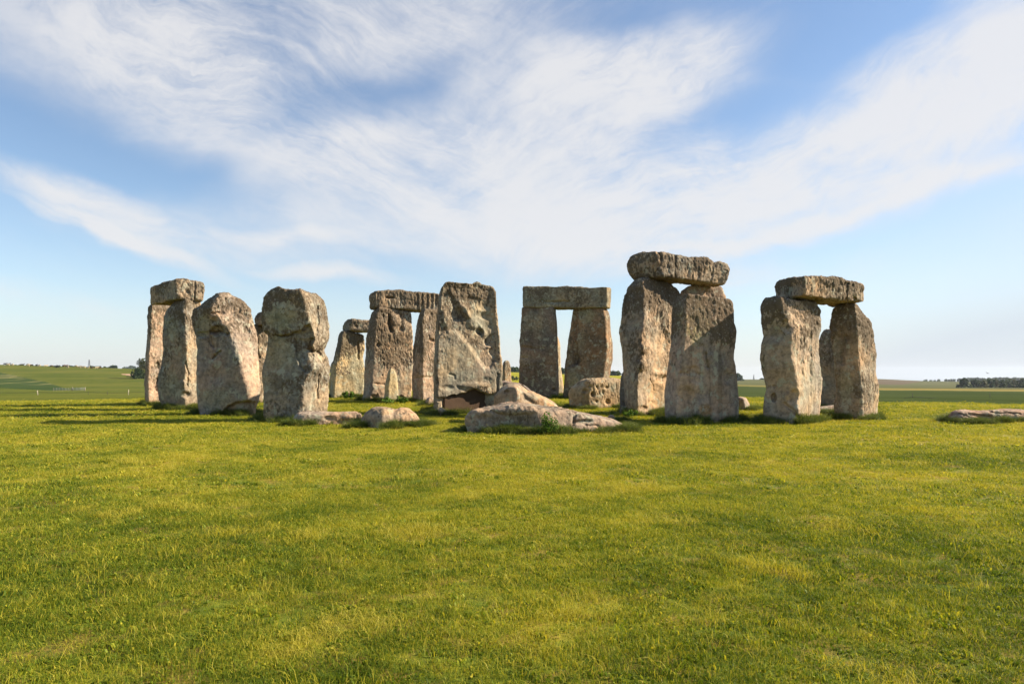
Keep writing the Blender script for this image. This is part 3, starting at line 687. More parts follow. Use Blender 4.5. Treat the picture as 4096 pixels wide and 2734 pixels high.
# --- the great broken slab in the middle
cst = stone('standing_stone', 'great flat-topped middle stone with a top knob, deep hollows and brown patched foot', 'standing stone', 'C3', 28.0,
      L=[(290,158),(265,195),(245,250),(235,330),(225,450),(213,600),(205,700),(195,850),(190,1000),(190,1100),(195,1200),(190,1320),(185,1440)],
      Rr=[(725,180),(745,220),(750,330),(765,500),(778,600),(785,700),(790,800),(800,900),(803,1000),(803,1150),(800,1260),(790,1290),(790,1440)],
      T=[(255,176),(350,170),(430,166),(535,166),(552,148),(580,141),(608,148),(625,164),(700,171),(745,182)], c=0.05, dl=0.9, dr=1.45, D=2.1, amp=0.75, k=0.14, kt=0.10, rough=(0.55,0.35), tone=(0.35,0.31,0.25), group=G_UP, seed=15,
      relief=[('p',[(170,690),(240,650),(290,622),(340,602),(400,612),(470,690),(540,780),(600,880),(660,960),(730,900),(840,840),(840,100),(170,100)],18,0.13),
              ('g',700,690,62,58,0.30),('g',728,785,42,45,0.26),('g',600,605,38,34,0.2),('g',400,450,60,60,0.14),('g',660,450,95,42,0.14),('g',520,320,80,50,0.08),('g',370,350,50,80,0.10),('g',470,420,40,70,-0.10,-35),
              ('g',545,540,60,40,-0.10,40),('g',300,500,40,110,-0.10,-12),('g',690,735,35,22,-0.12),('g',640,360,60,50,0.08),('c',[(345,240),(400,330),(480,400),(510,470),(600,530),(650,640)],20,-0.07),
              ('p',[(150,1222),(250,1216),(360,1195),(430,1190),(500,1152),(565,1135),(640,1172),(705,1195),(752,1160),(760,1160),(764,1450),(264,1450),(262,1240),(150,1226)],9,0.38),
              ('c',[(764,1000),(758,1170),(765,1290)],9,0.10),('c',[(330,1000),(375,1010),(380,1040)],8,0.05),('g',310,1120,60,25,0.05),('c',[(400,1110),(470,1150)],9,0.04),('g',540,1100,140,30,-0.05),('g',640,1060,70,40,0.04)],
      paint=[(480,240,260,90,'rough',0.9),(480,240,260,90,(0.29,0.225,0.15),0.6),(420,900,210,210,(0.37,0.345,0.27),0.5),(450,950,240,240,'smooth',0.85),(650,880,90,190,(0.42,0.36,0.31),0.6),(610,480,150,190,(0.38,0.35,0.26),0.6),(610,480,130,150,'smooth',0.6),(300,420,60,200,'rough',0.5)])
cst_name = cst
stone('concrete_base', None, None, 'C3', 28.3, L=[(268,1120),(268,1460)], Rr=[(752,1120),(752,1460)], T=[(268,1180),(350,1170),(430,1156),(500,1116),(565,1098),(640,1136),(700,1160),(752,1130)], c=0.03, dl=0.3, dr=1.4, D=2.0, k=0.03, kt=0.05, amp=0.15, pit=0.2, tone=BROWN, mat=m_conc, parent=cst, seed=16)
stone('rock', 'tan rock wedge at the foot of the great middle stone, left of its brown patch', 'rock', 'C3', 27.2,
      L=[(235,1300),(228,1340),(225,1420)], Rr=[(262,1305),(300,1325),(335,1350),(350,1375),(355,1420)], T=[(228,1312),(250,1302),(275,1305),(310,1328),(350,1366)], c=0.3, dl=0.3, dr=0.3, D=0.7, tone=PALE, rough=(0.1,0.1), amp=0.4, group=G_RK, seed=17, k=0.1, kt=0.1, vox=0.022)
# --- centre right trilithon in the back
stone('standing_stone', 'slender distant standing stone in the gap right of the great middle stone', 'standing stone', 'C3', 48.0,
      L=[(818,888),(806,940),(803,1080),(800,1300)], Rr=[(868,888),(878,950),(885,1080),(888,1300)], T=[(806,892),(820,884),(840,880),(862,880),(880,892)], c=0.25, dl=0.4, dr=0.4, D=0.9, tone=WARM, rough=(0.5,0.2), amp=0.6, group=G_UP, seed=18, k=0.12)
stone('standing_stone', 'dark flat-faced left upright of the central back trilithon, ledge cracks across it', 'standing stone', 'C3', 45.2,
      L=[(985,400),(978,500),(975,620),(965,700),(962,800),(960,900),(955,1000),(955,1090),(970,1200),(970,1300)], Rr=[(1282,402),(1288,500),(1295,620),(1300,750),(1303,900),(1308,1050),(1310,1210),(1310,1300)], T=[(975,398),(1290,400)],
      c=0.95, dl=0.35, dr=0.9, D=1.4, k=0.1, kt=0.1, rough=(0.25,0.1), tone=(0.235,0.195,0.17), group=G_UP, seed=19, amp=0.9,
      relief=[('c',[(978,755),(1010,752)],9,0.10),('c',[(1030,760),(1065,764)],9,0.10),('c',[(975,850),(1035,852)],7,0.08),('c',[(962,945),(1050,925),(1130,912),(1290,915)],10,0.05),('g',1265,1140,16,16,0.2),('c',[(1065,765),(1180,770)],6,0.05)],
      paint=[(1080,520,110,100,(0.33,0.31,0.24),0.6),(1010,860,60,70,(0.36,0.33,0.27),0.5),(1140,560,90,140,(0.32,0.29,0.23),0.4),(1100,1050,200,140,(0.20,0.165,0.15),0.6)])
stone('standing_stone', 'pale sunlit stone edge showing behind the dark flat-faced upright', 'standing stone', 'C3', 50.0,
      L=[(1190,660),(1190,1300)], Rr=[(1310,690),(1325,760),(1322,900),(1335,1000),(1350,1130),(1348,1210),(1348,1300)], T=[(1190,650),(1298,655),(1325,690)], c=0.15, dl=0.4, dr=1.1, D=1.6, tone=PALE, rough=(0.3,0.1), group=G_UP, seed=20)
stone('standing_stone', 'rust-brown right upright of the central back trilithon, deep holes on its left side', 'standing stone', 'C3', 45.2,
      L=[(1445,410),(1430,480),(1420,560),(1405,640),(1400,720),(1385,830),(1370,920),(1363,1000),(1355,1200),(1352,1300)], Rr=[(1745,410),(1765,470),(1775,560),(1780,640),(1790,750),(1788,850),(1775,950),(1765,1030),(1760,1200),(1760,1300)], T=[(1430,406),(1765,408)],
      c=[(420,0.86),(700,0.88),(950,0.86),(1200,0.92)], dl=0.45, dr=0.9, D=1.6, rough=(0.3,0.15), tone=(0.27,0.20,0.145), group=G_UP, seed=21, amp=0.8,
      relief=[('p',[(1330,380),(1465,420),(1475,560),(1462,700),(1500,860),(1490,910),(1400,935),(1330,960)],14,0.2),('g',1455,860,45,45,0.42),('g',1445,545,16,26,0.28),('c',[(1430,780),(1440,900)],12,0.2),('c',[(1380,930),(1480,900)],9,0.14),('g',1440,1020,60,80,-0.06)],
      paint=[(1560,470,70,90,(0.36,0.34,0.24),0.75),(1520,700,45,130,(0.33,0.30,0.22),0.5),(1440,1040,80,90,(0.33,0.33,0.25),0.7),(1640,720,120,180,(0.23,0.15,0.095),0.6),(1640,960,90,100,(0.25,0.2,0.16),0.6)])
stone('lintel_stone', 'long straight dark lintel on the central back trilithon, flat as a beam', 'lintel', 'C3', 45.0,
      L=[(990,205),(985,300),(987,410)], Rr=[(1775,205),(1775,330),(1770,410)], T=[(985,213),(1200,211),(1350,215),(1500,225),(1600,225),(1700,217),(1775,221)], B=[(985,396),(1250,399),(1450,405),(1775,403)], c=0.96, dl=0.35, dr=0.9, D=1.5, k=0.1, kt=0.09,
      rough=(0.35,0.2), tone=(0.27,0.245,0.19), group=G_LI, seed=22, amp=1.1,
      relief=[('c',[(1190,348),(1300,350),(1400,346)],8,0.12),('c',[(1705,230),(1690,390)],8,0.10),('g',1160,330,12,10,0.1)], paint=[(1250,340,300,50,(0.34,0.32,0.25),0.5),(1100,330,140,60,(0.35,0.34,0.26),0.5)])
# --- fallen and lying stones
stone('fallen_stone', 'chunky toppled boulder full of round holes, between the back trilithon and the big right trilithon', 'boulder', 'C3', 31.8,
      L=[(1450,1085),(1420,1120),(1405,1180),(1412,1260),(1425,1320),(1425,1400)], Rr=[(1900,1060),(1900,1400)], T=[(1400,1120),(1440,1090),(1500,1072),(1560,1054),(1700,1047),(1900,1056)], c=0.3, dl=0.6, dr=1.1, D=1.8, k=0.3, kt=0.3,
      rough=(0.25,0.2), tone=(0.44,0.345,0.24), group=G_FA, seed=23, relief=[('g',1612,1178,20,26,0.16),('g',1550,1150,24,16,0.10),('g',1645,1110,12,20,0.10),('g',1645,1245,12,16,0.10),('g',1745,1250,25,30,0.12),('c',[(1560,1090),(1540,1200),(1570,1290)],18,0.06),('g',1735,1120,18,14,0.07),('g',1590,1110,14,14,0.07),('g',1700,1160,14,26,0.06)],
      paint=[(1550,1230,90,80,(0.44,0.30,0.17),0.5)])
stone('fallen_stone', 'purple-grey slab sloping down to the right, behind the tan slab beside the middle stone', 'slab', 'C3', 33.5,
      L=[(740,1080),(735,1320)], Rr=[(1235,1240),(1245,1290),(1245,1400)], T=[(735,1082),(830,1073),(930,1082),(1000,1108),(1050,1148),(1120,1190),(1210,1243),(1245,1290)], c=0.75, dl=0.5, dr=0.7, D=1.6, tone=(0.29,0.235,0.22), rough=(0.25,0.1), group=G_FA, seed=24, kt=0.12)
stone('fallen_stone', 'tan slab leaning between the great middle stone and the long lying stone', 'slab', 'C3', 23.0,
      L=[(740,1130),(735,1340)], Rr=[(1310,1318),(1340,1345),(1340,1460)], T=[(735,1200),(800,1150),(860,1120),(910,1114),(960,1127),(1030,1183),(1080,1190),(1150,1230),(1240,1275),(1340,1330)], c=0.35, dl=0.35, dr=1.2, D=1.8, tone=(0.42,0.32,0.235), rough=(0.1,0.1), group=G_FA, seed=25, kt=0.1, tilt=0.06, amp=0.7,
      relief=[('g',845,1160,25,15,0.08),('c',[(960,1130),(1010,1220),(1100,1280)],20,0.06)])
lying = stone('fallen_stone', 'long lichen-spotted stone lying across the front, a leafy plant growing against it', 'slab', 'C3', 18.9,
      L=[(540,1310),(500,1345),(478,1390),(472,1440),(498,1500),(500,1620)], Rr=[(1860,1430),(1915,1465),(1950,1500),(1945,1620)],
      T=[(478,1360),(510,1335),(540,1318),(580,1308),(640,1320),(720,1308),(800,1282),(860,1274),(920,1273),(1060,1284),(1150,1300),(1300,1320),(1450,1350),(1600,1380),(1700,1403),(1800,1426),(1870,1448),(1925,1490)], c=[(1280,0.4),(1420,0.5),(1520,0.52)], dl=0.3, dr=1.15, D=1.9, k=0.16, kt=0.14,
      rough=(0.35,0.1), tone=(0.33,0.285,0.25), group=G_FA, seed=26, amp=0.75, vox=0.026,
      relief=[('c',[(1450,1365),(1445,1430),(1400,1500)],12,0.12),('g',1530,1435,90,22,0.10),('c',[(1430,1440),(1560,1470),(1660,1480),(1680,1520)],10,0.07),('g',900,1330,240,30,-0.06),('c',[(700,1330),(800,1360)],10,0.05),('g',640,1400,60,40,0.05)],
      paint=[(840,1430,330,80,(0.25,0.225,0.20),0.6),(1300,1410,130,80,(0.40,0.32,0.265),0.7),(1650,1450,230,70,(0.38,0.30,0.255),0.6)])
stone('rock', 'small rounded brown rock just right of the long lying stone', 'rock', 'C3', 22.6,
      L=[(1765,1362),(1748,1380),(1745,1450)], Rr=[(1800,1366),(1830,1395),(1840,1420),(1838,1460)], T=[(1745,1372),(1765,1362),(1800,1366),(1838,1400)], c=0.25, dl=0.25, dr=0.3, D=0.6, tone=(0.36,0.27,0.21), rough=(0.2,0.1), amp=0.4, group=G_RK, seed=27, k=0.12, kt=0.14, vox=0.022)
stone('fallen_stone', 'low pale flat stone lying at the foot of the head-like block', 'slab', 'C2', 21.6,
      L=[(-8,1345),(-48,1370),(-60,1420),(-40,1450),(-40,1540)], Rr=[(520,1350),(545,1365),(545,1400),(515,1430),(515,1540)], T=[(-55,1375),(-8,1350),(60,1345),(200,1349),(400,1346),(500,1348),(545,1362)], c=0.12, dl=0.3, dr=0.75, D=1.3, k=0.14, kt=0.12, tone=(0.46,0.36,0.29), rough=(0.3,0.1), group=G_FA, seed=28, amp=0.8, vox=0.026,
      relief=[('g',260,1400,60,20,0.05),('g',420,1395,50,25,-0.04)])
stone('fallen_stone', 'rounded two-humped boulder lying in the grass in front of the tall trilithon', 'boulder', 'C2', 20.7,
      L=[(600,1325),(565,1358),(545,1395),(535,1430),(535,1560)], Rr=[(1040,1345),(1075,1390),(1090,1430),(1085,1560)], T=[(540,1380),(570,1350),(600,1330),(640,1315),(740,1312),(820,1322),(850,1331),(900,1318),(980,1320),(1040,1343),(1085,1395)], c=0.35, dl=0.5, dr=1.1, D=1.5, k=0.28, kt=0.3,
      tone=(0.39,0.30,0.225), rough=(0.35,0.1), group=G_FA, seed=29, amp=0.6, vox=0.026, relief=[('c',[(850,1325),(815,1390),(780,1440)],26,0.045),('g',960,1400,70,60,-0.05)], paint=[(760,1330,130,35,(0.50,0.36,0.22),0.6)])
# --- the big right trilithon
stone('standing_stone', 'tallest upright, craggy and warm in the sun, left leg of the big right trilithon', 'standing stone', 'C4', 26.6,
      L=[(360,325),(320,365),(298,440),(280,540),(265,650),(248,730),(262,830),(275,900),(285,1000),(290,1100),(300,1200),(310,1300),(330,1370),(330,1480)],
      Rr=[(670,330),(705,360),(738,430),(735,600),(700,800),(690,1100),(690,1480)], T=[(320,330),(360,322),(400,313),(500,311),(600,317),(670,327),(740,350)], c=[(340,0.26),(460,0.32),(700,0.40),(950,0.34),(1100,0.25),(1350,0.2)], dl=0.75, dr=1.75, D=2.3, k=0.17,
      rough=(0.40,0.6), tone=(0.43,0.35,0.275), group=G_UP, seed=31,
      relief=[('g',590,1110,70,22,0.08,-20),('g',560,1060,60,25,-0.06),('g',450,870,40,50,-0.09),('g',590,800,60,110,0.08),('g',430,1000,50,40,-0.08),('c',[(440,340),(440,520)],12,-0.05),('g',560,640,70,90,0.05),('g',520,1200,60,70,0.06),('g',430,1340,40,25,0.08)],
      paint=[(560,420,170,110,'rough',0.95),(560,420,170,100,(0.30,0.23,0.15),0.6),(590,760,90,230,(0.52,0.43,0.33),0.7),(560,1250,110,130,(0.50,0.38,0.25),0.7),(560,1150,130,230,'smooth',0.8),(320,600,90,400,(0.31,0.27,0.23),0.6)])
stone('standing_stone', 'right leg of the big right trilithon, showing only above the smooth front stone', 'standing stone', 'C4', 28.6,
      L=[(765,375),(735,405),(720,600),(720,1480)], Rr=[(1055,365),(1065,410),(1080,440),(1085,480),(1090,1480)], T=[(735,390),(765,378),(1060,364)], c=0.12, dl=0.7, dr=0.8, D=1.6, rough=(0.25,0.1), tone=(0.33,0.26,0.21), group=G_UP, seed=32)
stone('lintel_stone', 'topmost lintel, lumpy and split by upright cracks, crowning the big right trilithon', 'lintel', 'C4', 26.75,
      L=[(335,100),(318,180),(322,225),(340,260),(390,320)], Rr=[(1095,60),(1112,190),(1100,260),(1060,330)], T=[(318,160),(340,130),(380,112),(430,102),(545,108),(600,111),(690,114),(800,130),(930,122),(970,142),(990,150),(1040,140),(1115,152)], B=[(318,296),(420,303),(530,300),(680,302),(800,312),(950,322),(1115,326)],
      c=0.29, dl=0.75, dr=1.8, D=2.3, k=0.2, kt=0.16, rough=(0.6,0.2), tone=WARM, group=G_LI, seed=33,
      relief=[('c',[(560,110),(575,180),(545,250),(530,300)],9,0.10),('c',[(690,115),(680,300)],7,0.06),('c',[(835,130),(820,310)],6,0.04),('c',[(985,140),(970,320)],7,0.05),('g',430,220,45,50,-0.08),('c',[(520,180),(520,280)],9,0.06)], paint=[(910,270,90,40,(0.5,0.42,0.34),0.6)])
stone('standing_stone', 'wide front stone with smooth dented face and spotted top, before the big right trilithon', 'standing stone', 'C4', 22.2,
      L=[(705,455),(682,490),(668,530),(665,600),(660,700),(655,850),(645,950),(632,1020),(620,1100),(610,1200),(610,1300),(612,1400),(615,1560)],
      Rr=[(1118,462),(1130,490),(1140,550),(1150,640),(1165,720),(1160,800),(1145,880),(1140,950),(1155,1000),(1165,1080),(1175,1150),(1183,1250),(1183,1380),(1178,1560)], T=[(680,450),(735,446),(800,441),(900,447),(1000,455),(1120,461)],
      c=[(470,0.20),(700,0.22),(900,0.2),(1100,0.2),(1400,0.16)], dl=0.75, dr=0.95, D=1.6, k=0.08, kt=0.05, rough=(0.40,0.95), tone=(0.385,0.315,0.27), group=G_UP, seed=34, amp=0.65,
      relief=[('c',[(922,900),(928,960),(940,1015)],8,0.09),('g',965,940,40,50,-0.05),('g',1090,1095,45,60,0.09),('g',1140,1075,14,14,0.10),('g',830,1030,60,30,0.06),('g',870,1030,20,40,-0.05),('c',[(735,1060),(830,1060),(900,1075)],14,0.05),('g',760,1240,80,70,0.08,40),('g',900,1230,70,80,0.05,40),('g',1010,1250,60,80,0.05,-20),('g',850,1170,90,40,-0.05,30),('c',[(1100,1310),(1180,1300)],5,0.04),('c',[(830,800),(880,830)],5,0.03),('g',760,1340,60,60,-0.05),('g',820,650,60,40,0.03),('c',[(690,620),(760,610)],5,0.04)],
      paint=[(1000,620,180,200,'rough',0.8),(880,680,110,150,(0.42,0.40,0.24),0.7),(940,1080,230,280,'smooth',0.95),(920,1360,60,60,(0.44,0.27,0.13),0.8),(780,1280,90,100,(0.40,0.29,0.20),0.6),(715,600,40,150,GREEN,0.7)])
stone('standing_stone', 'thin dark stake-like stone tucked against the left side of the tallest upright', 'standing stone', 'C4', 27.6,
      L=[(278,1040),(262,1100),(255,1200),(256,1330),(256,1450)], Rr=[(325,1040),(330,1450)], T=[(270,1045),(325,1038)], c=0.7, dl=0.2, dr=0.3, D=0.6, tone=DARK, rough=(0.2,0.1), amp=0.4, group=G_UP, seed=35, k=0.06, relief=[('p',[(268,1285),(292,1285),(292,1420),(268,1420)],4,0.12)])
stone('rock', 'squarish grey rock lying in the gap right of the smooth dented front stone', 'rock', 'C5', 30.8,
      L=[(50,1210),(50,1400)], Rr=[(210,1240),(225,1270),(230,1310),(230,1400)], T=[(50,1214),(130,1208),(180,1215),(205,1235),(230,1270)], c=0.75, dl=0.3, dr=0.8, D=1.2, tone=PINK, rough=(0.3,0.1), amp=0.7, group=G_RK, seed=36, kt=0.12)
# --- rightmost group
stone('standing_stone', 'front left leg of the rightmost trilithon, corner half in shade, two dark holes low down', 'standing stone', 'C5', 22.3,
      L=[(345,330),(335,380),(338,480),(345,580),(350,650),(330,740),(328,850),(335,950),(350,1020),(362,1080),(370,1140),(355,1200),(355,1300),(350,1380),(355,1540)],
      Rr=[(838,355),(852,400),(860,500),(862,570),(845,650),(835,750),(838,850),(850,1000),(860,1100),(862,1250),(855,1350),(835,1440),(835,1540)], T=[(335,332),(370,315),(440,314),(490,310),(560,322),(640,322),(690,326),(740,316),(790,330),(850,358)],
      c=[(340,0.34),(450,0.38),(580,0.5),(800,0.54),(1000,0.57),(1390,0.58)], dl=0.5, dr=1.45, D=1.9, k=0.16, kt=0.14, rough=(0.40,0.5), tone=(0.45,0.375,0.305), group=G_UP, seed=37,
      relief=[('g',437,1215,16,36,0.18),('g',397,1115,14,14,0.09),('g',440,1108,9,9,0.07),('g',610,1200,45,70,0.10,20),('g',570,1190,28,40,-0.06),('c',[(540,1270),(600,1320),(660,1390)],14,0.09),('g',660,1330,40,60,-0.05),('g',570,560,60,70,0.09,20),('g',460,650,60,60,0.05),('c',[(700,640),(690,1000)],10,0.04),('c',[(760,600),(770,1200)],10,0.04),('g',650,400,50,25,0.05)],
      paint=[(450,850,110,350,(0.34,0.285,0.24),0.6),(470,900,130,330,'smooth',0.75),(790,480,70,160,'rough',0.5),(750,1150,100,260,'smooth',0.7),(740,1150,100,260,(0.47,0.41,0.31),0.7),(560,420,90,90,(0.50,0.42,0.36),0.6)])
stone('standing_stone', 'rear right leg of the rightmost trilithon, dark left face and honeycombed sunlit shoulder', 'standing stone', 'C5', 24.5,
      L=[(985,385),(970,470),(958,560),(965,680),(970,800),(985,950),(1000,1080),(1005,1180),(988,1280),(985,1380),(985,1520)], Rr=[(1195,375),(1220,420),(1270,470),(1300,530),(1320,620),(1335,720),(1345,800),(1352,950),(1365,1100),(1368,1250),(1368,1380),(1368,1520)],
      T=[(970,382),(1100,371),(1195,369),(1260,400)], c=[(390,0.82),(500,0.66),(600,0.64),(1000,0.6),(1380,0.6)], dl=0.45, dr=1.0, D=1.6, k=0.13, rough=(0.5,0.5), tone=(0.37,0.305,0.235), group=G_UP, seed=38,
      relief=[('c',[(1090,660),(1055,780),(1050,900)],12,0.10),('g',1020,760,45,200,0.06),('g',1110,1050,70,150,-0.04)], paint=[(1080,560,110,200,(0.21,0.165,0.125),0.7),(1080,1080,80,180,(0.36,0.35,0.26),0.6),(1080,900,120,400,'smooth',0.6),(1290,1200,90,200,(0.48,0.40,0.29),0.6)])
stone('lintel_stone', 'heavy pitted lintel jutting toward the viewer on the rightmost trilithon', 'lintel', 'C5', 22.5,
      L=[(455,90),(455,330)], Rr=[(1250,70),(1252,340)], T=[(455,132),(560,122),(690,124),(800,117),(940,106),(1040,97),(1080,116),(1140,118),(1250,118)], B=[(455,306),(700,303),(850,303),(1000,302),(1250,300)], c=0.325, dl=1.3, dr=2.0, para=True, D=1.6, k=0.15, kt=0.13,
      rough=(0.75,0.2), tone=WARM, group=G_LI, seed=39, relief=[('c',[(1090,130),(1075,300)],9,0.06),('c',[(1165,270),(1185,320)],10,0.10),('g',620,200,60,40,0.05),('g',480,220,30,30,0.06)], paint=[(560,220,45,60,GREEN,0.7)])
stone('standing_stone', 'shaded grey stone standing behind the opening of the rightmost trilithon', 'standing stone', 'C5', 33.4,
      L=[(885,610),(865,650),(850,720),(840,780),(838,900),(850,1100),(862,1290),(862,1420)], Rr=[(1030,605),(1060,1420)], T=[(850,618),(885,607),(985,600),(1040,602)], c=0.9, dl=0.35, dr=0.6, D=1.2, tone=(0.29,0.25,0.22), rough=(0.35,0.2), group=G_UP, seed=40)
stone('rock', 'low pinkish slab of rock on the ground in the opening of the rightmost trilithon', 'rock', 'C5', 28.2,
      L=[(810,1295),(805,1450)], Rr=[(1040,1283),(1045,1450)], T=[(805,1305),(840,1300),(900,1290),(960,1283),(1045,1283)], c=0.2, dl=0.3, dr=0.5, D=1.0, tone=PINK, rough=(0.2,0.1), amp=0.5, group=G_RK, seed=41, kt=0.1, k=0.12)
stone('fallen_stone', 'pinkish furrowed slab lying low in the grass at the far right', 'slab', 'C6', 22.9,
      L=[(1380,1005),(1340,1060),(1325,1100),(1370,1140),(1370,1260)], Rr=[(2700,1020),(2760,1080),(2760,1260)], T=[(1320,1040),(1390,1003),(1430,996),(1600,1003),(1800,1000),(2000,992),(2130,986),(2300,998),(2420,1010),(2600,1020),(2760,1050)], c=0.10, dl=0.4, dr=0.75, D=1.6, k=0.14, kt=0.14,
      tone=(0.40,0.30,0.25), rough=(0.2,0.1), group=G_FA, seed=42, vox=0.026, relief=[('c',[(1600,1030),(1800,1060),(2050,1110)],14,0.08),('c',[(1450,1020),(1620,1070)],9,0.05),('c',[(1900,1020),(2300,1040)],9,0.05)])
# ------------------------------------------------------------------ grass
def tuft(name, n, rad, h0, h1, wid, lean, mat, seedv, straw=0.0):
    r = np.random.default_rng(seedv); V = []; F = []; T_ = []
    for i in range(n):
        a = r.uniform(0, 2 * math.pi); q = rad * math.sqrt(r.uniform())
        x, y = q * math.cos(a), q * math.sin(a)
        h = r.uniform(h0, h1); la = r.uniform(0, 2 * math.pi); ln = h * r.uniform(0.15, lean)
        fa_ = r.uniform(0, math.pi); wx, wy = math.cos(fa_) * wid * r.uniform(0.7, 1.2), math.sin(fa_) * wid * r.uniform(0.7, 1.2)
        b0 = len(V); tv = float(np.clip(r.normal(0.5, 0.3), -0.1, 1.15)) if r.uniform() > straw else 1.2
        for fz, w_ in ((0, 1.0), (0.55, 0.8), (1.0, 0.0)):
            ox_, oy_ = math.cos(la) * ln * fz ** 2, math.sin(la) * ln * fz ** 2
            zz_ = h * fz * (1 - 0.12 * fz * lean)
            if w_ > 0:
                V += [(x + ox_ - wx * w_ / 2, y + oy_ - wy * w_ / 2, zz_ - (0.02 if fz == 0 else 0)), (x + ox_ + wx * w_ / 2, y + oy_ + wy * w_ / 2, zz_ - (0.02 if fz == 0 else 0))]; T_ += [tv, tv]
            else: V.append((x + ox_, y + oy_, zz_)); T_.append(tv)
        F += [(b0, b0 + 1, b0 + 3, b0 + 2), (b0 + 2, b0 + 3, b0 + 4)]
    me = bpy.data.meshes.new(name); me.from_pydata(V, [], F); me.update(); me.materials.append(mat)
    a_ = me.attributes.new('tint', 'FLOAT', 'POINT'); a_.data.foreach_set('value', np.array(T_, np.float32))
    return bpy.data.objects.new(name, me)
def scatter(name, pts, scl, tuft_objs, kind='stuff'):
    """one object: a point cloud whose geometry nodes put a grass tuft on every point"""
    c = bpy.data.collections.new(name + '_tufts')
    for o in tuft_objs: c.objects.link(o)
    n = len(pts); me = bpy.data.meshes.new(name); me.vertices.add(n); me.vertices.foreach_set('co', np.asarray(pts, np.float32).ravel())
    r = np.random.default_rng(n)
    rot = np.stack([r.normal(0, 0.12, n), r.normal(0, 0.12, n), r.uniform(0, 6.283, n)], -1).astype(np.float32)
    me.attributes.new('rot', 'FLOAT_VECTOR', 'POINT').data.foreach_set('vector', rot.ravel())
    me.attributes.new('scl', 'FLOAT_VECTOR', 'POINT').data.foreach_set('vector', np.asarray(scl, np.float32).ravel())
    pk = r.integers(0, min(7, len(tuft_objs)), n)
    if len(tuft_objs) > 7:
        pn_ = fbm(np.stack([np.asarray(pts)[:, 0] * 0.8 + 5, np.asarray(pts)[:, 1] * 0.8, np.zeros(n)], -1), 3)
        pk[(r.uniform(size=n) < 0.025 + 0.0 * (pn_ > 0.5))] = 7
        pk[(r.uniform(size=n) < 0.03 + 0.5 * (pn_ < -0.5))] = 8
    me.attributes.new('pick', 'INT', 'POINT').data.foreach_set('value', pk.astype(np.int32))
    o = bpy.data.objects.new(name, me); COL.objects.link(o); tag(o, kind=kind)
    ng = bpy.data.node_groups.new(name + '_nodes', 'GeometryNodeTree')
    ng.interface.new_socket('Geometry', in_out='INPUT', socket_type='NodeSocketGeometry'); ng.interface.new_socket('Geometry', in_out='OUTPUT', socket_type='NodeSocketGeometry')
    gi = ng.nodes.new('NodeGroupInput'); go = ng.nodes.new('NodeGroupOutput')
    ci = ng.nodes.new('GeometryNodeCollectionInfo'); ci.inputs[0].default_value = c; ci.inputs['Separate Children'].default_value = True; ci.inputs['Reset Children'].default_value = True
    ip = ng.nodes.new('GeometryNodeInstanceOnPoints')
    def attr(nm, dt):
        a = ng.nodes.new('GeometryNodeInputNamedAttribute'); a.data_type = dt; a.inputs[0].default_value = nm
        return [s for s in a.outputs if s.enabled and s.name == 'Attribute'][0]
    ng.links.new(gi.outputs[0], ip.inputs['Points']); ng.links.new(ci.outputs[0], ip.inputs['Instance'])
    ip.inputs['Pick Instance'].default_value = True
    ng.links.new(attr('pick', 'INT'), ip.inputs['Instance Index']); ng.links.new(attr('rot', 'FLOAT_VECTOR'), ip.inputs['Rotation']); ng.links.new(attr('scl', 'FLOAT_VECTOR'), ip.inputs['Scale'])
    ng.links.new(ip.outputs[0], go.inputs[0])
    md = o.modifiers.new('grass', 'NODES'); md.node_group = ng
    return o
tufts = [tuft('grass_tuft', 38, 0.085, 0.018, 0.046, 0.0029, 1.7, m_grass, 100 + i, 0.09) for i in range(7)] + [tuft('straw_tuft', 16, 0.10, 0.05, 0.11, 0.0036, 1.8, m_grass, 150, 0.7), tuft('clover_tuft', 30, 0.11, 0.012, 0.025, 0.016, 2.0, m_grass, 151, 0.0)]
bands = [(2.2, 6, 430, 1.0, 0.92), (6, 10, 310, 1.1, 1.0), (10, 17, 130, 1.5, 1.05), (17, 28, 62, 2.2, 1.1), (28, 50, 26, 3.2, 1.25)]
PT, SC = [], []
for r0, r1, den, sxy, sz_ in bands:
    ang = math.atan(0.80) + 0.12
    n = int(den * ang * (r1 ** 2 - r0 ** 2))
    a = rng.uniform(-ang, ang, n); q = np.sqrt(rng.uniform(r0 ** 2, r1 ** 2, n))
    x, y = q * np.sin(a), q * np.cos(a)
    clump = fbm(np.stack([x * 1.4, y * 1.4, x * 0], -1), 3)
    z = ground_z(x, y)
    h = np.clip(1.0 + 0.55 * clump, 0.45, 1.9) * rng.uniform(0.75, 1.25, n)
    PT.append(np.stack([x, y, z], -1)); SC.append(np.stack([sxy * np.ones(n), sxy * np.ones(n), sz_ * h], -1))
PT, SC = np.concatenate(PT), np.concatenate(SC)
edge = lawn_edge(CX + FPX * PT[:, 0] / np.maximum(PT[:, 1], 0.1)); keep = np.hypot(PT[:, 0], PT[:, 1]) < edge - 0.1
scatter('lawn_grass', PT[keep], SC[keep], tufts)
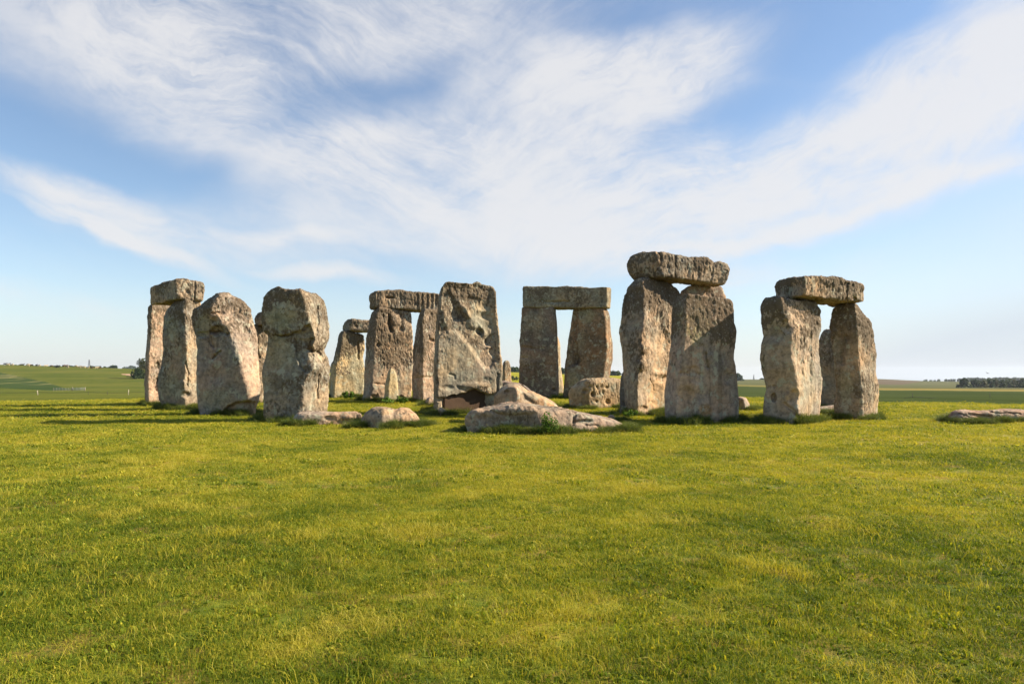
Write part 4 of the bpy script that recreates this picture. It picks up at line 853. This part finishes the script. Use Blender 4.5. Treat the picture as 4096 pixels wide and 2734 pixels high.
# long uncut grass round the feet of the stones
tall = [tuft('tall_grass_tuft', 26, 0.10, 0.12, 0.36, 0.009, 1.2, m_tall, 300 + i) for i in range(5)]
TP, TH = [], []
for vb, nb, d, hf in BASES:
    if not len(vb): continue
    ln = max(1, int(len(vb) * (0.55 if d < 32 else 0.5)))
    for rep in range(5):
        s_ = rng.integers(0, len(vb), ln)
        off_ = np.abs(rng.normal(0, 0.18, ln)) + 0.02
        nn = nb[s_] / (np.linalg.norm(nb[s_], axis=1)[:, None] + 1e-6)
        pt_ = vb[s_] + nn * off_[:, None] + rng.normal(0, 0.05, (ln, 2))
        mask = fbm(np.stack([pt_[:, 0] * 1.3, pt_[:, 1] * 1.3, pt_[:, 0] * 0], -1), 2) > -0.12 + 0.9 * (off_ - 0.12)
        TP.append(pt_[mask]); TH.append(np.full(mask.sum(), hf))
TP = np.concatenate(TP); TH = np.concatenate(TH)
if len(TP) > 30000: pk_ = rng.permutation(len(TP))[:30000]; TP = TP[pk_]; TH = TH[pk_]
hh = 0.88 * TH * rng.uniform(0.4, 1.35, len(TP)) * (1 + 0.5 * fbm(np.stack([TP[:, 0] * 2, TP[:, 1] * 2, TP[:, 0] * 0], -1), 2))
scatter('tall_grass', np.stack([TP[:, 0], TP[:, 1], ground_z(TP[:, 0], TP[:, 1])], -1), np.stack([1.1 + 0 * hh, 1.1 + 0 * hh, np.clip(hh, 0.3, 1.8)], -1), tall)

# ------------------------------------------------------------------ leafy things
def leaf_mat(name, c0, c1):
    m, t, b, out = material(name)
    at = t.new('ShaderNodeAttribute', attribute_name='tint')
    gc = t.mix(at.outputs['Fac'], C4(c0), C4(c1)); t.inp(b, 'Base Color', gc); b.inputs['Roughness'].default_value = 0.6
    tr = t.new('ShaderNodeBsdfTranslucent'); t.inp(tr, 'Color', gc)
    ms = t.new('ShaderNodeMixShader'); ms.inputs[0].default_value = 0.3
    t.l.new(b.outputs[0], ms.inputs[1]); t.l.new(tr.outputs[0], ms.inputs[2]); t.l.new(ms.outputs[0], out.inputs[0])
    return m
m_leaf = leaf_mat('nettle_leaf', (0.05, 0.11, 0.015), (0.17, 0.27, 0.03))
m_tree = leaf_mat('tree_leaf', (0.020, 0.044, 0.018), (0.075, 0.105, 0.035))
m_tree2 = leaf_mat('olive_tree_leaf', (0.045, 0.062, 0.02), (0.15, 0.145, 0.05))
m_bark = plain('bark', (0.10, 0.075, 0.05))
def leaves(name, cents, rads, n, size, mat, parent, seedv, aspect=0.55, pointy=True):
    """many small leaf faces spread through a set of clumps"""
    r = np.random.default_rng(seedv)
    cents, rads = np.array(cents, float), np.array(rads, float)
    if rads.ndim == 1: rads = np.repeat(rads[:, None], 3, 1)
    wt = rads.prod(1) ** (2 / 3); pick = r.choice(len(cents), n, p=wt / wt.sum())
    dv = r.normal(size=(n, 3)); dv /= np.linalg.norm(dv, axis=1)[:, None]
    rad = r.uniform(0.45, 1.0, n) ** 0.5
    p = cents[pick] + dv * rads[pick] * rad[:, None] * r.uniform(0.9, 1.12, n)[:, None]
    u = r.normal(size=(n, 3)); u -= dv * (u * dv).sum(1)[:, None] * 0.6; u /= np.linalg.norm(u, axis=1)[:, None]
    v = np.cross(u, r.normal(size=(n, 3))); v /= np.linalg.norm(v, axis=1)[:, None]
    s_ = size * r.uniform(0.6, 1.3, n)[:, None]
    V = np.stack([p - u * s_, p + v * s_ * aspect, p + u * s_, p - v * s_ * aspect], 1).reshape(-1, 3)
    o = new_mesh(name, V, np.arange(4 * n).reshape(-1, 4), mat, parent=parent, smooth=False)
    a_ = o.data.attributes.new('tint', 'FLOAT', 'POINT'); tv = np.clip(r.normal(0.45, 0.25, n) + r.normal(0, 0.2, len(cents))[pick], 0, 1)
    a_.data.foreach_set('value', np.repeat(tv, 4).astype(np.float32))
    return o
def tube(pts, rads, n=6):
    V, F = [], []
    for i, (p, r_) in enumerate(zip(pts, rads)):
        p = Vector(p); t0 = (Vector(pts[min(i + 1, len(pts) - 1)]) - Vector(pts[max(i - 1, 0)])).normalized()
        a = t0.orthogonal().normalized(); c_ = t0.cross(a)
        for k_ in range(n):
            th = 2 * math.pi * k_ / n; V.append(p + (a * math.cos(th) + c_ * math.sin(th)) * r_)
    for i in range(len(pts) - 1):
        for k_ in range(n): F.append((i * n + k_, i * n + (k_ + 1) % n, (i + 1) * n + (k_ + 1) % n, (i + 1) * n + k_))
    F.append(tuple(range(n))[::-1]); F.append(tuple((len(pts) - 1) * n + k_ for k_ in range(n)))
    return V, F
def join(parts):
    V, F = [], []
    for v, f in parts:
        b0 = len(V); V += list(v); F += [tuple(i + b0 for i in q) for q in f]
    return V, F
def P2(px, Y): return (px - CX) / FPX * Y
def plant(label, px, Y, h, wd, n, size, group=None, seedv=0):
    Y = Y * 0.967
    X = P2(px, Y); g = float(ground_z(X, Y)[0])
    e = empty('leafy_plant', (X, Y, g)); tag(e, label, 'plant', group)
    r = np.random.default_rng(seedv); ns = max(4, int(n / 60)); stems = []; ce, ra = [], []
    for i in range(ns):
        a = r.uniform(0, 6.28); q = wd * 0.5 * r.uniform(0.1, 1); hh_ = h * r.uniform(0.45, 1.0) * (1.1 - 0.5 * q / (wd * 0.5))
        tip = (q * math.cos(a), q * 0.6 * math.sin(a), hh_)
        stems.append(tube([(tip[0] * 0.3, tip[1] * 0.3, -0.03), (tip[0] * 0.7, tip[1] * 0.7, hh_ * 0.5), tip], [0.008, 0.006, 0.003], 4))
        for f_ in (0.45, 0.75, 1.0): ce.append((tip[0] * (0.3 + 0.7 * f_), tip[1] * (0.3 + 0.7 * f_), hh_ * f_)); ra.append(0.10 * (h / 0.6) ** 0.5)
    leaves('foliage', ce, ra, n, size, m_leaf, e, seedv + 1, 0.42)
    V, F = join(stems); new_mesh('stem', V, F, m_leaf, parent=e)
    return e
plant('bushy green leafy plant growing against the front of the long lying stone', 2190, 18.55, 0.55, 0.62, 900, 0.034, seedv=1)
plant('low leafy weeds at the foot of the tallest upright on the right', 2525, 26.0, 0.28, 0.75, 420, 0.05, seedv=2)
plant('low dark weeds at the foot of the pale upright behind on the left', 1395, 45.3, 0.5, 1.3, 420, 0.10, seedv=3)
plant('dark leafy weeds in front of the slim pale leaning stone', 1590, 37.6, 0.38, 1.6, 420, 0.08, seedv=4)

def tree(label, px, Y, h, cw, mat=m_tree, n=420, group=None, seedv=0, low=0.12, size=None, name='tree', zoff=0.0, cat='tree', X=None):
    X = P2(px, Y) if X is None else X; g = float(ground_z(X, Y)[0]) + zoff
    e = empty(name, (X, Y, g)); tag(e, label, cat, group)
    r = np.random.default_rng(seedv + 50); ce, ra = [], []
    for i in range(11):
        f = r.uniform(0, 1); rr_ = cw * 0.5 * (0.55 + 0.45 * math.sin(math.pi * (0.2 + 0.75 * f)))
        a = r.uniform(0, 6.28); q = rr_ * r.uniform(0.1, 0.62)
        rd_ = min(cw * r.uniform(0.2, 0.32), h * 0.3); ce.append((q * math.cos(a), q * math.sin(a), rd_ * 0.8 + (h * 1.02 - 1.8 * rd_) * f)); ra.append(rd_)
    if low < 0.1:
        for i in range(5):
            a = 6.28 * i / 5; ce.append((cw * 0.3 * math.cos(a), cw * 0.3 * math.sin(a), h * 0.12)); ra.append(min(cw * 0.24, h * 0.22))
    rd_ = min(cw * 0.24, h * 0.25); ce.append((0, 0, h - rd_)); ra.append(rd_)
    leaves('crown', ce, ra, n, size or cw * 0.075, mat, e, seedv, 0.7)
    limbs = [tube([(0, 0, -0.5), (0.1, 0, h * 0.35), (0, 0.1, h * 0.7)], [h * 0.035, h * 0.026, h * 0.01])]
    for k_ in range(3):
        c_ = ce[k_ * 3]; limbs.append(tube([(0, 0, h * 0.25), (c_[0] * 0.8, c_[1] * 0.8, c_[2])], [h * 0.018, h * 0.006], 5))
    V, F = join(limbs); new_mesh('trunk', V, F, m_bark, parent=e)
    return e
# hedge clump at the left, by the sandy track
tree('loose olive-leaved tree rising from the hedge left of the leftmost standing stone', 572, 400, 12.0, 8.5, m_tree2, 1500, seedv=60, size=0.42)
tree('dense dark bush at the end of the sandy track, under the olive-leaved tree', 552, 396, 6.5, 9.0, m_tree, 1300, seedv=61, low=0.05, size=0.42, name='bush', cat='bush')
tree('tall tree mostly hidden behind the leftmost standing stone', 610, 404, 15.0, 11.0, m_tree, 1300, seedv=62, size=0.5)
tree('round-topped dark tree on the left skyline beyond the pasture', 452, 900, 7.0, 15.0, m_tree, 700, seedv=63, low=0.05, zoff=-1.0)
# row of trees at the right
G_T = 'trees in the wood beyond the right-hand fields'
ROW = [(3858, 36, 62, 0), (3905, 33, 40, 0), (3935, 31, 30, 1), (3960, 36, 32, 0), (3984, 34, 30, 1), (4010, 33, 30, 0), (4032, 38, 32, 0), (4056, 34, 30, 1), (4088, 38, 40, 0), (4130, 38, 44, 0), (4180, 37, 44, 1), (4235, 38, 46, 0)]
ROWL = ['broadest dark tree at the left end of the far wood row', 'mid-green tree next to the broadest tree of the far wood row', 'thin paler tree, third in the far wood row from its left end', 'round dark crown, fourth tree in the far wood row from its left end',
        'olive crown in the middle of the far wood row', 'dark slim crown in the far wood row, right of the olive one', 'tallest rounded crown of the far wood row inside the picture', 'olive-brown crown, second from the picture edge in the far wood row', 'large dark tree at the right edge of the picture in the far wood row']
for i, (px, hp, wp, k_) in enumerate(ROW):
    Y = 640 + 8 * math.sin(i * 2.1); s_ = Y / FPX
    lb = ROWL[i] if i < len(ROWL) else 'dark tree of the far wood row beyond the right edge of the picture'
    tree(lb, px, Y, hp * s_ * 1.05, wp * s_ * 1.15, m_tree2 if k_ else m_tree, 600, G_T, 70 + i, low=0.08)
tree('lone small round tree on the right skyline, left of the far woods', 3706, 1500, 4.5, 6.5, m_tree, 200, seedv=90, low=0.15)
tree('rounded grey-green tree clump on the skyline right of the smooth dented front stone', 2952, 1000, 13.0, 22.0, m_tree, 900, seedv=91, low=0.05, zoff=-2.0)
tree('small dark bush on the left of the yellow field', 2049, 420, 3.0, 4.0, m_tree, 200, seedv=92, low=0.1, name='bush', cat='bush')
tree('small dark bush in the yellow field, the right one of two', 2067, 420, 2.6, 4.0, m_tree, 200, seedv=93, low=0.1, name='bush', cat='bush')
def wood(segs, Y, n, mat, label, seedv, size, depth=25, drop=2.0):
    r = np.random.default_rng(seedv); ce, ra = [], []
    for i in range(n):
        px = r.uniform(segs[0][0], segs[-1][0]); top = np.interp(px, [s[0] for s in segs], [s[1] for s in segs])
        y_ = Y + r.uniform(-depth, depth); X = P2(px, y_); g = float(ground_z(X, y_)[0])
        tz = EYE + (HZ - top) / FPX * y_; rd = max(1.5, (tz - g) * r.uniform(0.3, 0.5))
        cz = max(g, tz - rd * r.uniform(1.0, 1.5)); ce.append((X, y_, cz)); ra.append((rd * 1.25, rd * 1.25, rd))
        if cz - g > rd: ce.append((X, y_, g + rd * 0.6)); ra.append((rd * 1.3, rd * 1.3, rd))
    o = leaves('woodland', ce, ra, n * 60, size, mat, None, seedv, 0.8); tag(o, kind='stuff')
    return o
wood([(3690, 1526), (3730, 1520), (3790, 1516), (3850, 1510), (3900, 1508.5), (3960, 1510.5), (4020, 1508), (4096, 1509), (4500, 1508)], 1900, 130, m_tree, '', 200, 3.4)
wood([(2030, 1463), (2085, 1470), (2150, 1468), (2240, 1468), (2270, 1472)], 740, 34, m_tree, '', 201, 1.4)
wood([(2420, 1478), (2450, 1481), (2500, 1483)], 760, 14, m_tree, '', 202, 1.4)
wood([(205, 1462), (260, 1461), (330, 1463), (400, 1464), (440, 1467)], 950, 40, m_tree, '', 203, 1.5, drop=3)
wood([(40, 1458), (120, 1456.5)], 900, 14, m_tree, '', 204, 1.3)
wood([(480, 1468), (530, 1462), (560, 1462), (600, 1464)], 2300, 14, m_tree, '', 205, 4.5)
wood([(3030, 1516), (3060, 1514)], 1500, 8, m_tree, '', 206, 2.2)
wood([(1300, 1468), (1330, 1468)], 650, 8, m_tree, '', 207, 1.2)

# ------------------------------------------------------------------ fences, gate, pylons
m_wood = plain('weathered_post', (0.42, 0.36, 0.26)); m_iron = plain('dark_iron', (0.06, 0.055, 0.05), 0.6); m_galv = plain('grey_steel', (0.16, 0.165, 0.18), 0.5, 0.1); m_white = plain('pale_gate_paint', (0.55, 0.54, 0.47))
def post_at(px, Y, h, r_, mat, parent, org, leanx=0.0, name='post'):
    X = P2(px, Y); g = float(ground_z(X, Y)[0])
    V, F = tube([(X - org[0], Y - org[1], g - 0.25 - org[2]), (X + leanx * h - org[0], Y - org[1], g + h - org[2])], [r_, r_ * 0.9], 8)
    return new_mesh(name, V, F, mat, parent=parent)
def wire(pts, r_, mat, parent, org, name='wire'):
    V, F = tube([(p[0] - org[0], p[1] - org[1], p[2] - org[2]) for p in pts], [r_] * len(pts), 5)
    return new_mesh(name, V, F, mat, parent=parent)
o0 = (P2(300, 55), 55, 0.0); fe = empty('wire_fence', o0); tag(fe, 'low wire fence with a few pale leaning posts along the left edge of the lawn', 'fence')
for px, Y, h, r_, lx, mt in ((152, 55, 0.36, 0.035, -0.15, m_wood), (512, 55, 0.42, 0.028, 0.12, m_wood), (353, 55, 0.3, 0.012, 0, m_iron), (430, 54, 0.3, 0.014, 0, m_iron), (-180, 56, 0.4, 0.03, 0.1, m_wood), (640, 55, 0.4, 0.02, 0, m_iron)):
    post_at(px, Y, h, r_, mt, fe, o0, lx)
for hz_ in (0.42,):
    pts = []
    for px in np.linspace(-400, 700, 45):
        X = P2(px, 55); ph = (px - 152) / 200.0
        pts.append((X, 55, float(ground_z(X, 55)[0]) + hz_ - 0.2 - 0.05 * abs(math.sin(math.pi * ph))))
    wire(pts, 0.011, m_iron, fe, o0)
o1 = (P2(3800, 46.5), 46.5, 0.0); rb = empty('rope_barrier', o1); tag(rb, 'thin dark rope barrier sagging along the right edge of the lawn', 'rope barrier')
kn = [(3515, 1593.5), (3590, 1594), (3650, 1586.5), (3740, 1591), (3830, 1594.5), (3900, 1594), (3960, 1591.5), (4040, 1592.5), (4110, 1591), (4300, 1592)]
pts = []
for px in np.linspace(3515, 4300, 60):
    yp = np.interp(px, [q[0] for q in kn], [q[1] for q in kn]); pts.append((P2(px, 46.8), 46.8, EYE + (HZ - yp) / FPX * 46.8))
wire(pts, 0.013, m_iron, rb, o1, 'rope')
for px in (3650, 3960, 4110): post_at(px, 46.9, 0.34, 0.016, m_iron, rb, o1)
o2 = (P2(315, 250), 250, float(ground_z(P2(315, 250), 250)[0])); gt = empty('field_gate', o2); tag(gt, 'pale five-barred field gate in the valley at the left', 'gate')
gw = 48 / FPX * 250
bars = [tube([(-gw / 2, 0, 0.2 + 0.22 * k_), (gw / 2, 0, 0.2 + 0.22 * k_)], [0.045, 0.045], 6) for k_ in range(5)] + [tube([(-gw / 2 + gw * f, 0.05, 0.15), (-gw / 2 + gw * f, 0.05, 1.15)], [0.05, 0.05], 6) for f in (0.02, 0.33, 0.66, 0.98)]
V, F = join(bars); new_mesh('gate_bars', V, F, m_white, parent=gt)
for sx_ in (-1, 1):
    V, F = tube([(sx_ * (gw / 2 + 0.15), 0, -0.4), (sx_ * (gw / 2 + 0.15), 0, 1.35)], [0.1, 0.09], 8); new_mesh('gate_post', V, F, m_wood, parent=gt)
o3 = (P2(250, 250), 250, 0.0); gf = empty('field_fence', o3); tag(gf, 'low pale rail fence running left from the field gate', 'fence')
for px in np.linspace(214, 286, 7): post_at(px, 250, 1.0, 0.07, m_wood, gf, o3)
for hz_ in (0.45, 0.85):
    wire([(P2(px, 250), 250, float(ground_z(P2(px, 250), 250)[0]) + hz_) for px in np.linspace(214, 288, 10)], 0.05, m_white, gf, o3, 'rail')
def pylon(label, px, Y, base_y, top_y):
    X = P2(px, Y); z0 = EYE + (HZ - base_y) / FPX * Y; z1 = EYE + (HZ - top_y) / FPX * Y; g = float(ground_z(X, Y)[0]); H = z1 - g
    e = empty('pylon', (X, Y, g)); tag(e, label, 'pylon', 'electricity pylons on the skyline')
    bw = H * 0.13; r_ = 0.3 * Y / 1500
    def wd(z): return bw * (1 - 0.72 * min(1, z / (H * 0.62))) if z < H * 0.62 else bw * 0.28 * (1 - 0.6 * (z - H * 0.62) / (H * 0.38))
    legs = []; zs_ = [H * f for f in (0, .16, .31, .45, .55, .62, .7, .78, .87, 1.0)]
    for sx_ in (-1, 1):
        for sy_ in (-1, 1): legs.append(tube([(sx_ * wd(z), sy_ * wd(z), z) for z in zs_], [r_] * len(zs_), 4))
    V, F = join(legs); new_mesh('legs', V, F, m_galv, parent=e)
    br = []
    for za, zb in zip(zs_[:-1], zs_[1:]):
        for sy_ in (-1, 1):
            br.append(tube([(-wd(za), sy_ * wd(za), za), (wd(zb), sy_ * wd(zb), zb)], [r_ * 0.55] * 2, 4)); br.append(tube([(wd(za), sy_ * wd(za), za), (-wd(zb), sy_ * wd(zb), zb)], [r_ * 0.55] * 2, 4))
    V, F = join(br); new_mesh('bracing', V, F, m_galv, parent=e)
    for zf, aw in ((0.70, 0.15), (0.80, 0.18), (0.90, 0.14)):
        V, F = join([tube([(-H * aw * 0.6, 0, H * zf), (H * aw * 0.6, 0, H * zf)], [r_ * 0.8] * 2, 4), tube([(-H * aw * 0.6, 0, H * zf), (0, 0, H * (zf + 0.045)), (H * aw * 0.6, 0, H * zf)], [r_ * 0.5] * 3, 4)])
        new_mesh('crossarm', V, F, m_galv, parent=e)
pylon('grey lattice pylon on the left skyline above the grazing cattle', 357, 1400, 1472, 1437)
pylon('faint lattice pylon on the right skyline between two standing stones', 3015, 1900, 1520, 1498)
# field fence posts beside the track
o4 = (P2(518, 410), 410, 0.0); tf = empty('track_fence', o4); tag(tf, 'short dark post fence above the sandy track at the left', 'fence')
for px in np.linspace(506, 534, 9): post_at(px, 410, 1.3, 0.08, m_iron, tf, o4)
wire([(P2(px, 410), 410, float(ground_z(P2(px, 410), 410)[0]) + 1.0) for px in np.linspace(506, 534, 8)], 0.06, m_iron, tf, o4, 'rail')

# ------------------------------------------------------------------ cattle on the hill, the bird
def capsules(name, caps, vox, k, mat):
    P_ = np.array([c_[0] for c_ in caps] + [c_[1] for c_ in caps]); rm = max(max(c_[2], c_[3]) for c_ in caps)
    lo, hi = P_.min(0) - rm - 3 * vox, P_.max(0) + rm + 3 * vox
    ax_ = [np.arange(lo[i], hi[i], vox) for i in range(3)]; X, Y, Z = np.meshgrid(*ax_, indexing='ij'); F = np.full(X.shape, 9.0)
    for a, b_, ra, rb_ in caps:
        a, b_ = np.array(a, float), np.array(b_, float); ab = b_ - a
        tt = np.clip(((X - a[0]) * ab[0] + (Y - a[1]) * ab[1] + (Z - a[2]) * ab[2]) / (ab @ ab), 0, 1)
        f = np.sqrt((X - a[0] - tt * ab[0]) ** 2 + (Y - a[1] - tt * ab[1]) ** 2 + (Z - a[2] - tt * ab[2]) ** 2) - (ra + (rb_ - ra) * tt)
        F = -smax(-F, -f, k)
    V, Q = surface_nets(F, lo, vox); N = vnormals(V, Q)
    if (N * (V - V.mean(0))).sum(1).mean() < 0: Q = Q[:, ::-1]
    return new_mesh(name, V, Q, mat)
hide = {'black': plain('black_hide', (0.025, 0.02, 0.018), 0.7), 'cream': plain('cream_hide', (0.55, 0.43, 0.27), 0.7, 0.15), 'brown': plain('brown_hide', (0.13, 0.07, 0.04), 0.7)}
def cow_caps(graze):
    hz_ = 0.35 if graze else 1.35
    hx = 1.55 if graze else 1.45
    c_ = [((-0.75, 0, 1.05), (0.65, 0, 1.0), 0.34, 0.37), ((0.0, 0, 0.9), (0.3, 0, 0.88), 0.36, 0.36), ((0.75, 0, 1.12), (hx - 0.2, 0, hz_ + 0.15), 0.25, 0.16), ((hx - 0.2, 0, hz_ + 0.14), (hx + 0.18, 0, hz_ - 0.1), 0.17, 0.10),
          ((hx - 0.22, -0.1, hz_ + 0.22), (hx - 0.25, -0.28, hz_ + 0.24), 0.06, 0.04), ((hx - 0.22, 0.1, hz_ + 0.22), (hx - 0.25, 0.28, hz_ + 0.24), 0.06, 0.04),
          ((-1.05, 0, 1.15), (-1.16, 0, 0.45), 0.05, 0.05)]
    for sy_ in (-0.2, 0.2):
        c_ += [((0.62, sy_, 0.85), (0.62, sy_, 0.42), 0.15, 0.09), ((0.62, sy_, 0.42), (0.64, sy_, 0.0), 0.08, 0.07), ((-0.75, sy_, 0.95), (-0.72, sy_, 0.62), 0.22, 0.13), ((-0.72, sy_, 0.62), (-0.92, sy_, 0.42), 0.11, 0.08), ((-0.92, sy_, 0.42), (-0.88, sy_, 0.0), 0.08, 0.07)]
    return c_
proto = {}
for gz in (0, 1):
    for hc in hide: proto[(gz, hc)] = None
COWS = [(70, 361, 'black'), (105, 369, 'cream'), (128, 362, 'black'), (168, 369, 'cream'), (300, 372, 'black'), (375, 369, 'cream'), (380, 381, 'cream'), (425, 378, 'black'), (490, 380, 'black'), (530, 382, 'cream'), (615, 388, 'cream'), (690, 389, 'brown'), (745, 395, 'black'),
        (775, 403, 'black'), (850, 386, 'brown'), (910, 401, 'cream'), (882, 385, 'brown'), (1020, 389, 'cream'), (1070, 401, 'cream'), (1125, 405, 'cream'), (1185, 410, 'cream'), (1235, 412, 'brown'), (1298, 413, 'cream'), (1335, 413, 'brown')]
WHERE = {'black': 'black cow grazing on the left skyline pasture', 'cream': 'cream cow grazing on the left skyline pasture', 'brown': 'brown cow grazing on the left skyline pasture'}
COWL = ['black cow farthest left on the hilltop pasture', 'larger cream cow second from the left on the hilltop pasture', 'black cow third from the left, just right of the larger cream one', 'cream cow fourth from the left on the hilltop pasture', 'lone black cow between the two cream groups at the left of the herd', 'upper of two cream cows standing one above the other on the hilltop', 'lower of two cream cows standing one above the other on the hilltop',
        'black cow just right of the two stacked cream cows', 'black cow, seen alone midway along the left half of the herd', 'small cream cow right of the lone midway black cow', 'single cream cow with open grass on both sides, left of the brown cow', 'brown cow at the left of the middle bunch on the hilltop', 'upper black cow of the lower middle pair on the slope', 'lower black cow of the lower middle pair on the slope',
        'brown cow on the skyline at the left of a touching pair, left of the pylon', 'cream cow below the touching brown pair on the slope', 'brown cow on the skyline at the right of a touching pair, left of the pylon', 'cream cow on the skyline alone, nearer the pylon', 'cream cow, third one left of the pylon foot', 'cream cow, second one left of the pylon foot', 'cream cow nearest the pylon foot', 'brown cow just right of the pylon foot', 'last cream cow at the right end of the herd', 'brown cow farthest right of the herd']
ys_ = np.linspace(300, 620, 700)
for i, (cx_, cy_, hc) in enumerate(COWS):
    px = cx_ / 3.356; py = 1350 + cy_ / 3.356 + 1.6
    yp = HZ - (ground_z(px * 0 + P2(px, ys_), ys_) - EYE) / ys_ * FPX
    ok = np.where(yp < py)[0]; Y = ys_[ok[0]] if len(ok) else ys_[np.argmin(yp)]
    gz = i % 2; X = P2(px, Y); g = float(ground_z(X, Y)[0])
    if proto[(gz, hc)] is None: o = proto[(gz, hc)] = capsules('cow', cow_caps(gz), 0.06, 0.09, hide[hc])
    else: o = proto[(gz, hc)].copy(); COL.objects.link(o)
    o.location = (X, Y, g - 0.02); o.rotation_euler = (0, 0, [0.2, 3.3, -0.5, 2.7, 0.6, 3.0][i % 6]); o.scale = (1.12,) * 3
    tag(o, COWL[i], 'cow', 'cattle on the hilltop pasture')
bX, bY, bZ = P2(3949, 140), 140, EYE + (HZ - 1492) / FPX * 140
bird = capsules('bird', [((-0.16, 0, 0), (0.10, 0, 0.02), 0.045, 0.05), ((0.10, 0, 0.02), (0.18, 0, 0.05), 0.035, 0.025), ((-0.16, 0, 0), (-0.27, 0, 0.0), 0.03, 0.025), ((0.02, 0.02, 0.03), (-0.02, 0.18, 0.14), 0.04, 0.03), ((-0.02, 0.18, 0.14), (-0.08, 0.34, 0.12), 0.03, 0.02), ((0.02, -0.02, 0.03), (-0.02, -0.18, 0.14), 0.04, 0.03), ((-0.02, -0.18, 0.14), (-0.08, -0.34, 0.12), 0.03, 0.02)], 0.018, 0.02, hide['black'])
bird.location = (bX, bY, bZ); bird.rotation_euler = (0.5, -0.3, 0.7); tag(bird, 'small dark bird flying low in the sky at the right', 'bird')
# ------------------------------------------------------------------ buttercups
m_yel = plain('petal_yellow', (0.75, 0.55, 0.02), 0.5, 0.1)
fl = []
for i in range(260):
    if i < 130:
        vb, nb, d, hf = BASES[rng.integers(0, len(BASES))]
        if not len(vb): continue
        k_ = rng.integers(0, len(vb)); q = vb[k_] + nb[k_] * rng.uniform(0.1, 0.7); x, y, h = q[0], q[1], rng.uniform(0.15, 0.3)
    else: y = rng.uniform(9, 42); x = rng.uniform(-0.78, 0.78) * y; h = rng.uniform(0.06, 0.12)
    g = float(ground_z(x, y)[0]); s_ = 0.016
    V = [(x + s_ * math.cos(a), y + s_ * math.sin(a), g + h + 0.006) for a in np.linspace(0, 6.283, 7)[:-1]] + [(x, y, g + h - 0.006)]
    F = [(j, (j + 1) % 6, 6) for j in range(6)]
    fl.append((V, F))
V, F = join(fl); o = new_mesh('buttercups', V, F, m_yel, smooth=False); tag(o, kind='stuff')

# ------------------------------------------------------------------ air
HAZE = 0.00006
if HAZE > 0:
    V = [(x, y, z) for z in (-40, 70) for y in (-60, 7000) for x in (-7500, 7500)]
    F = [(0, 2, 3, 1), (4, 5, 7, 6), (0, 1, 5, 4), (2, 6, 7, 3), (0, 4, 6, 2), (1, 3, 7, 5)]
    m = bpy.data.materials.new('thin_air'); m.use_nodes = True; t = NT(m.node_tree); t.n.clear()
    out = t.new('ShaderNodeOutputMaterial'); pv = t.new('ShaderNodeVolumePrincipled'); t.l.new(pv.outputs[0], out.inputs['Volume'])
    pv.inputs['Color'].default_value = (0.80, 0.88, 1.0, 1); pv.inputs['Density'].default_value = HAZE; pv.inputs['Anisotropy'].default_value = 0.2
    o = new_mesh('haze', V, F, m, smooth=False); tag(o, kind='stuff')
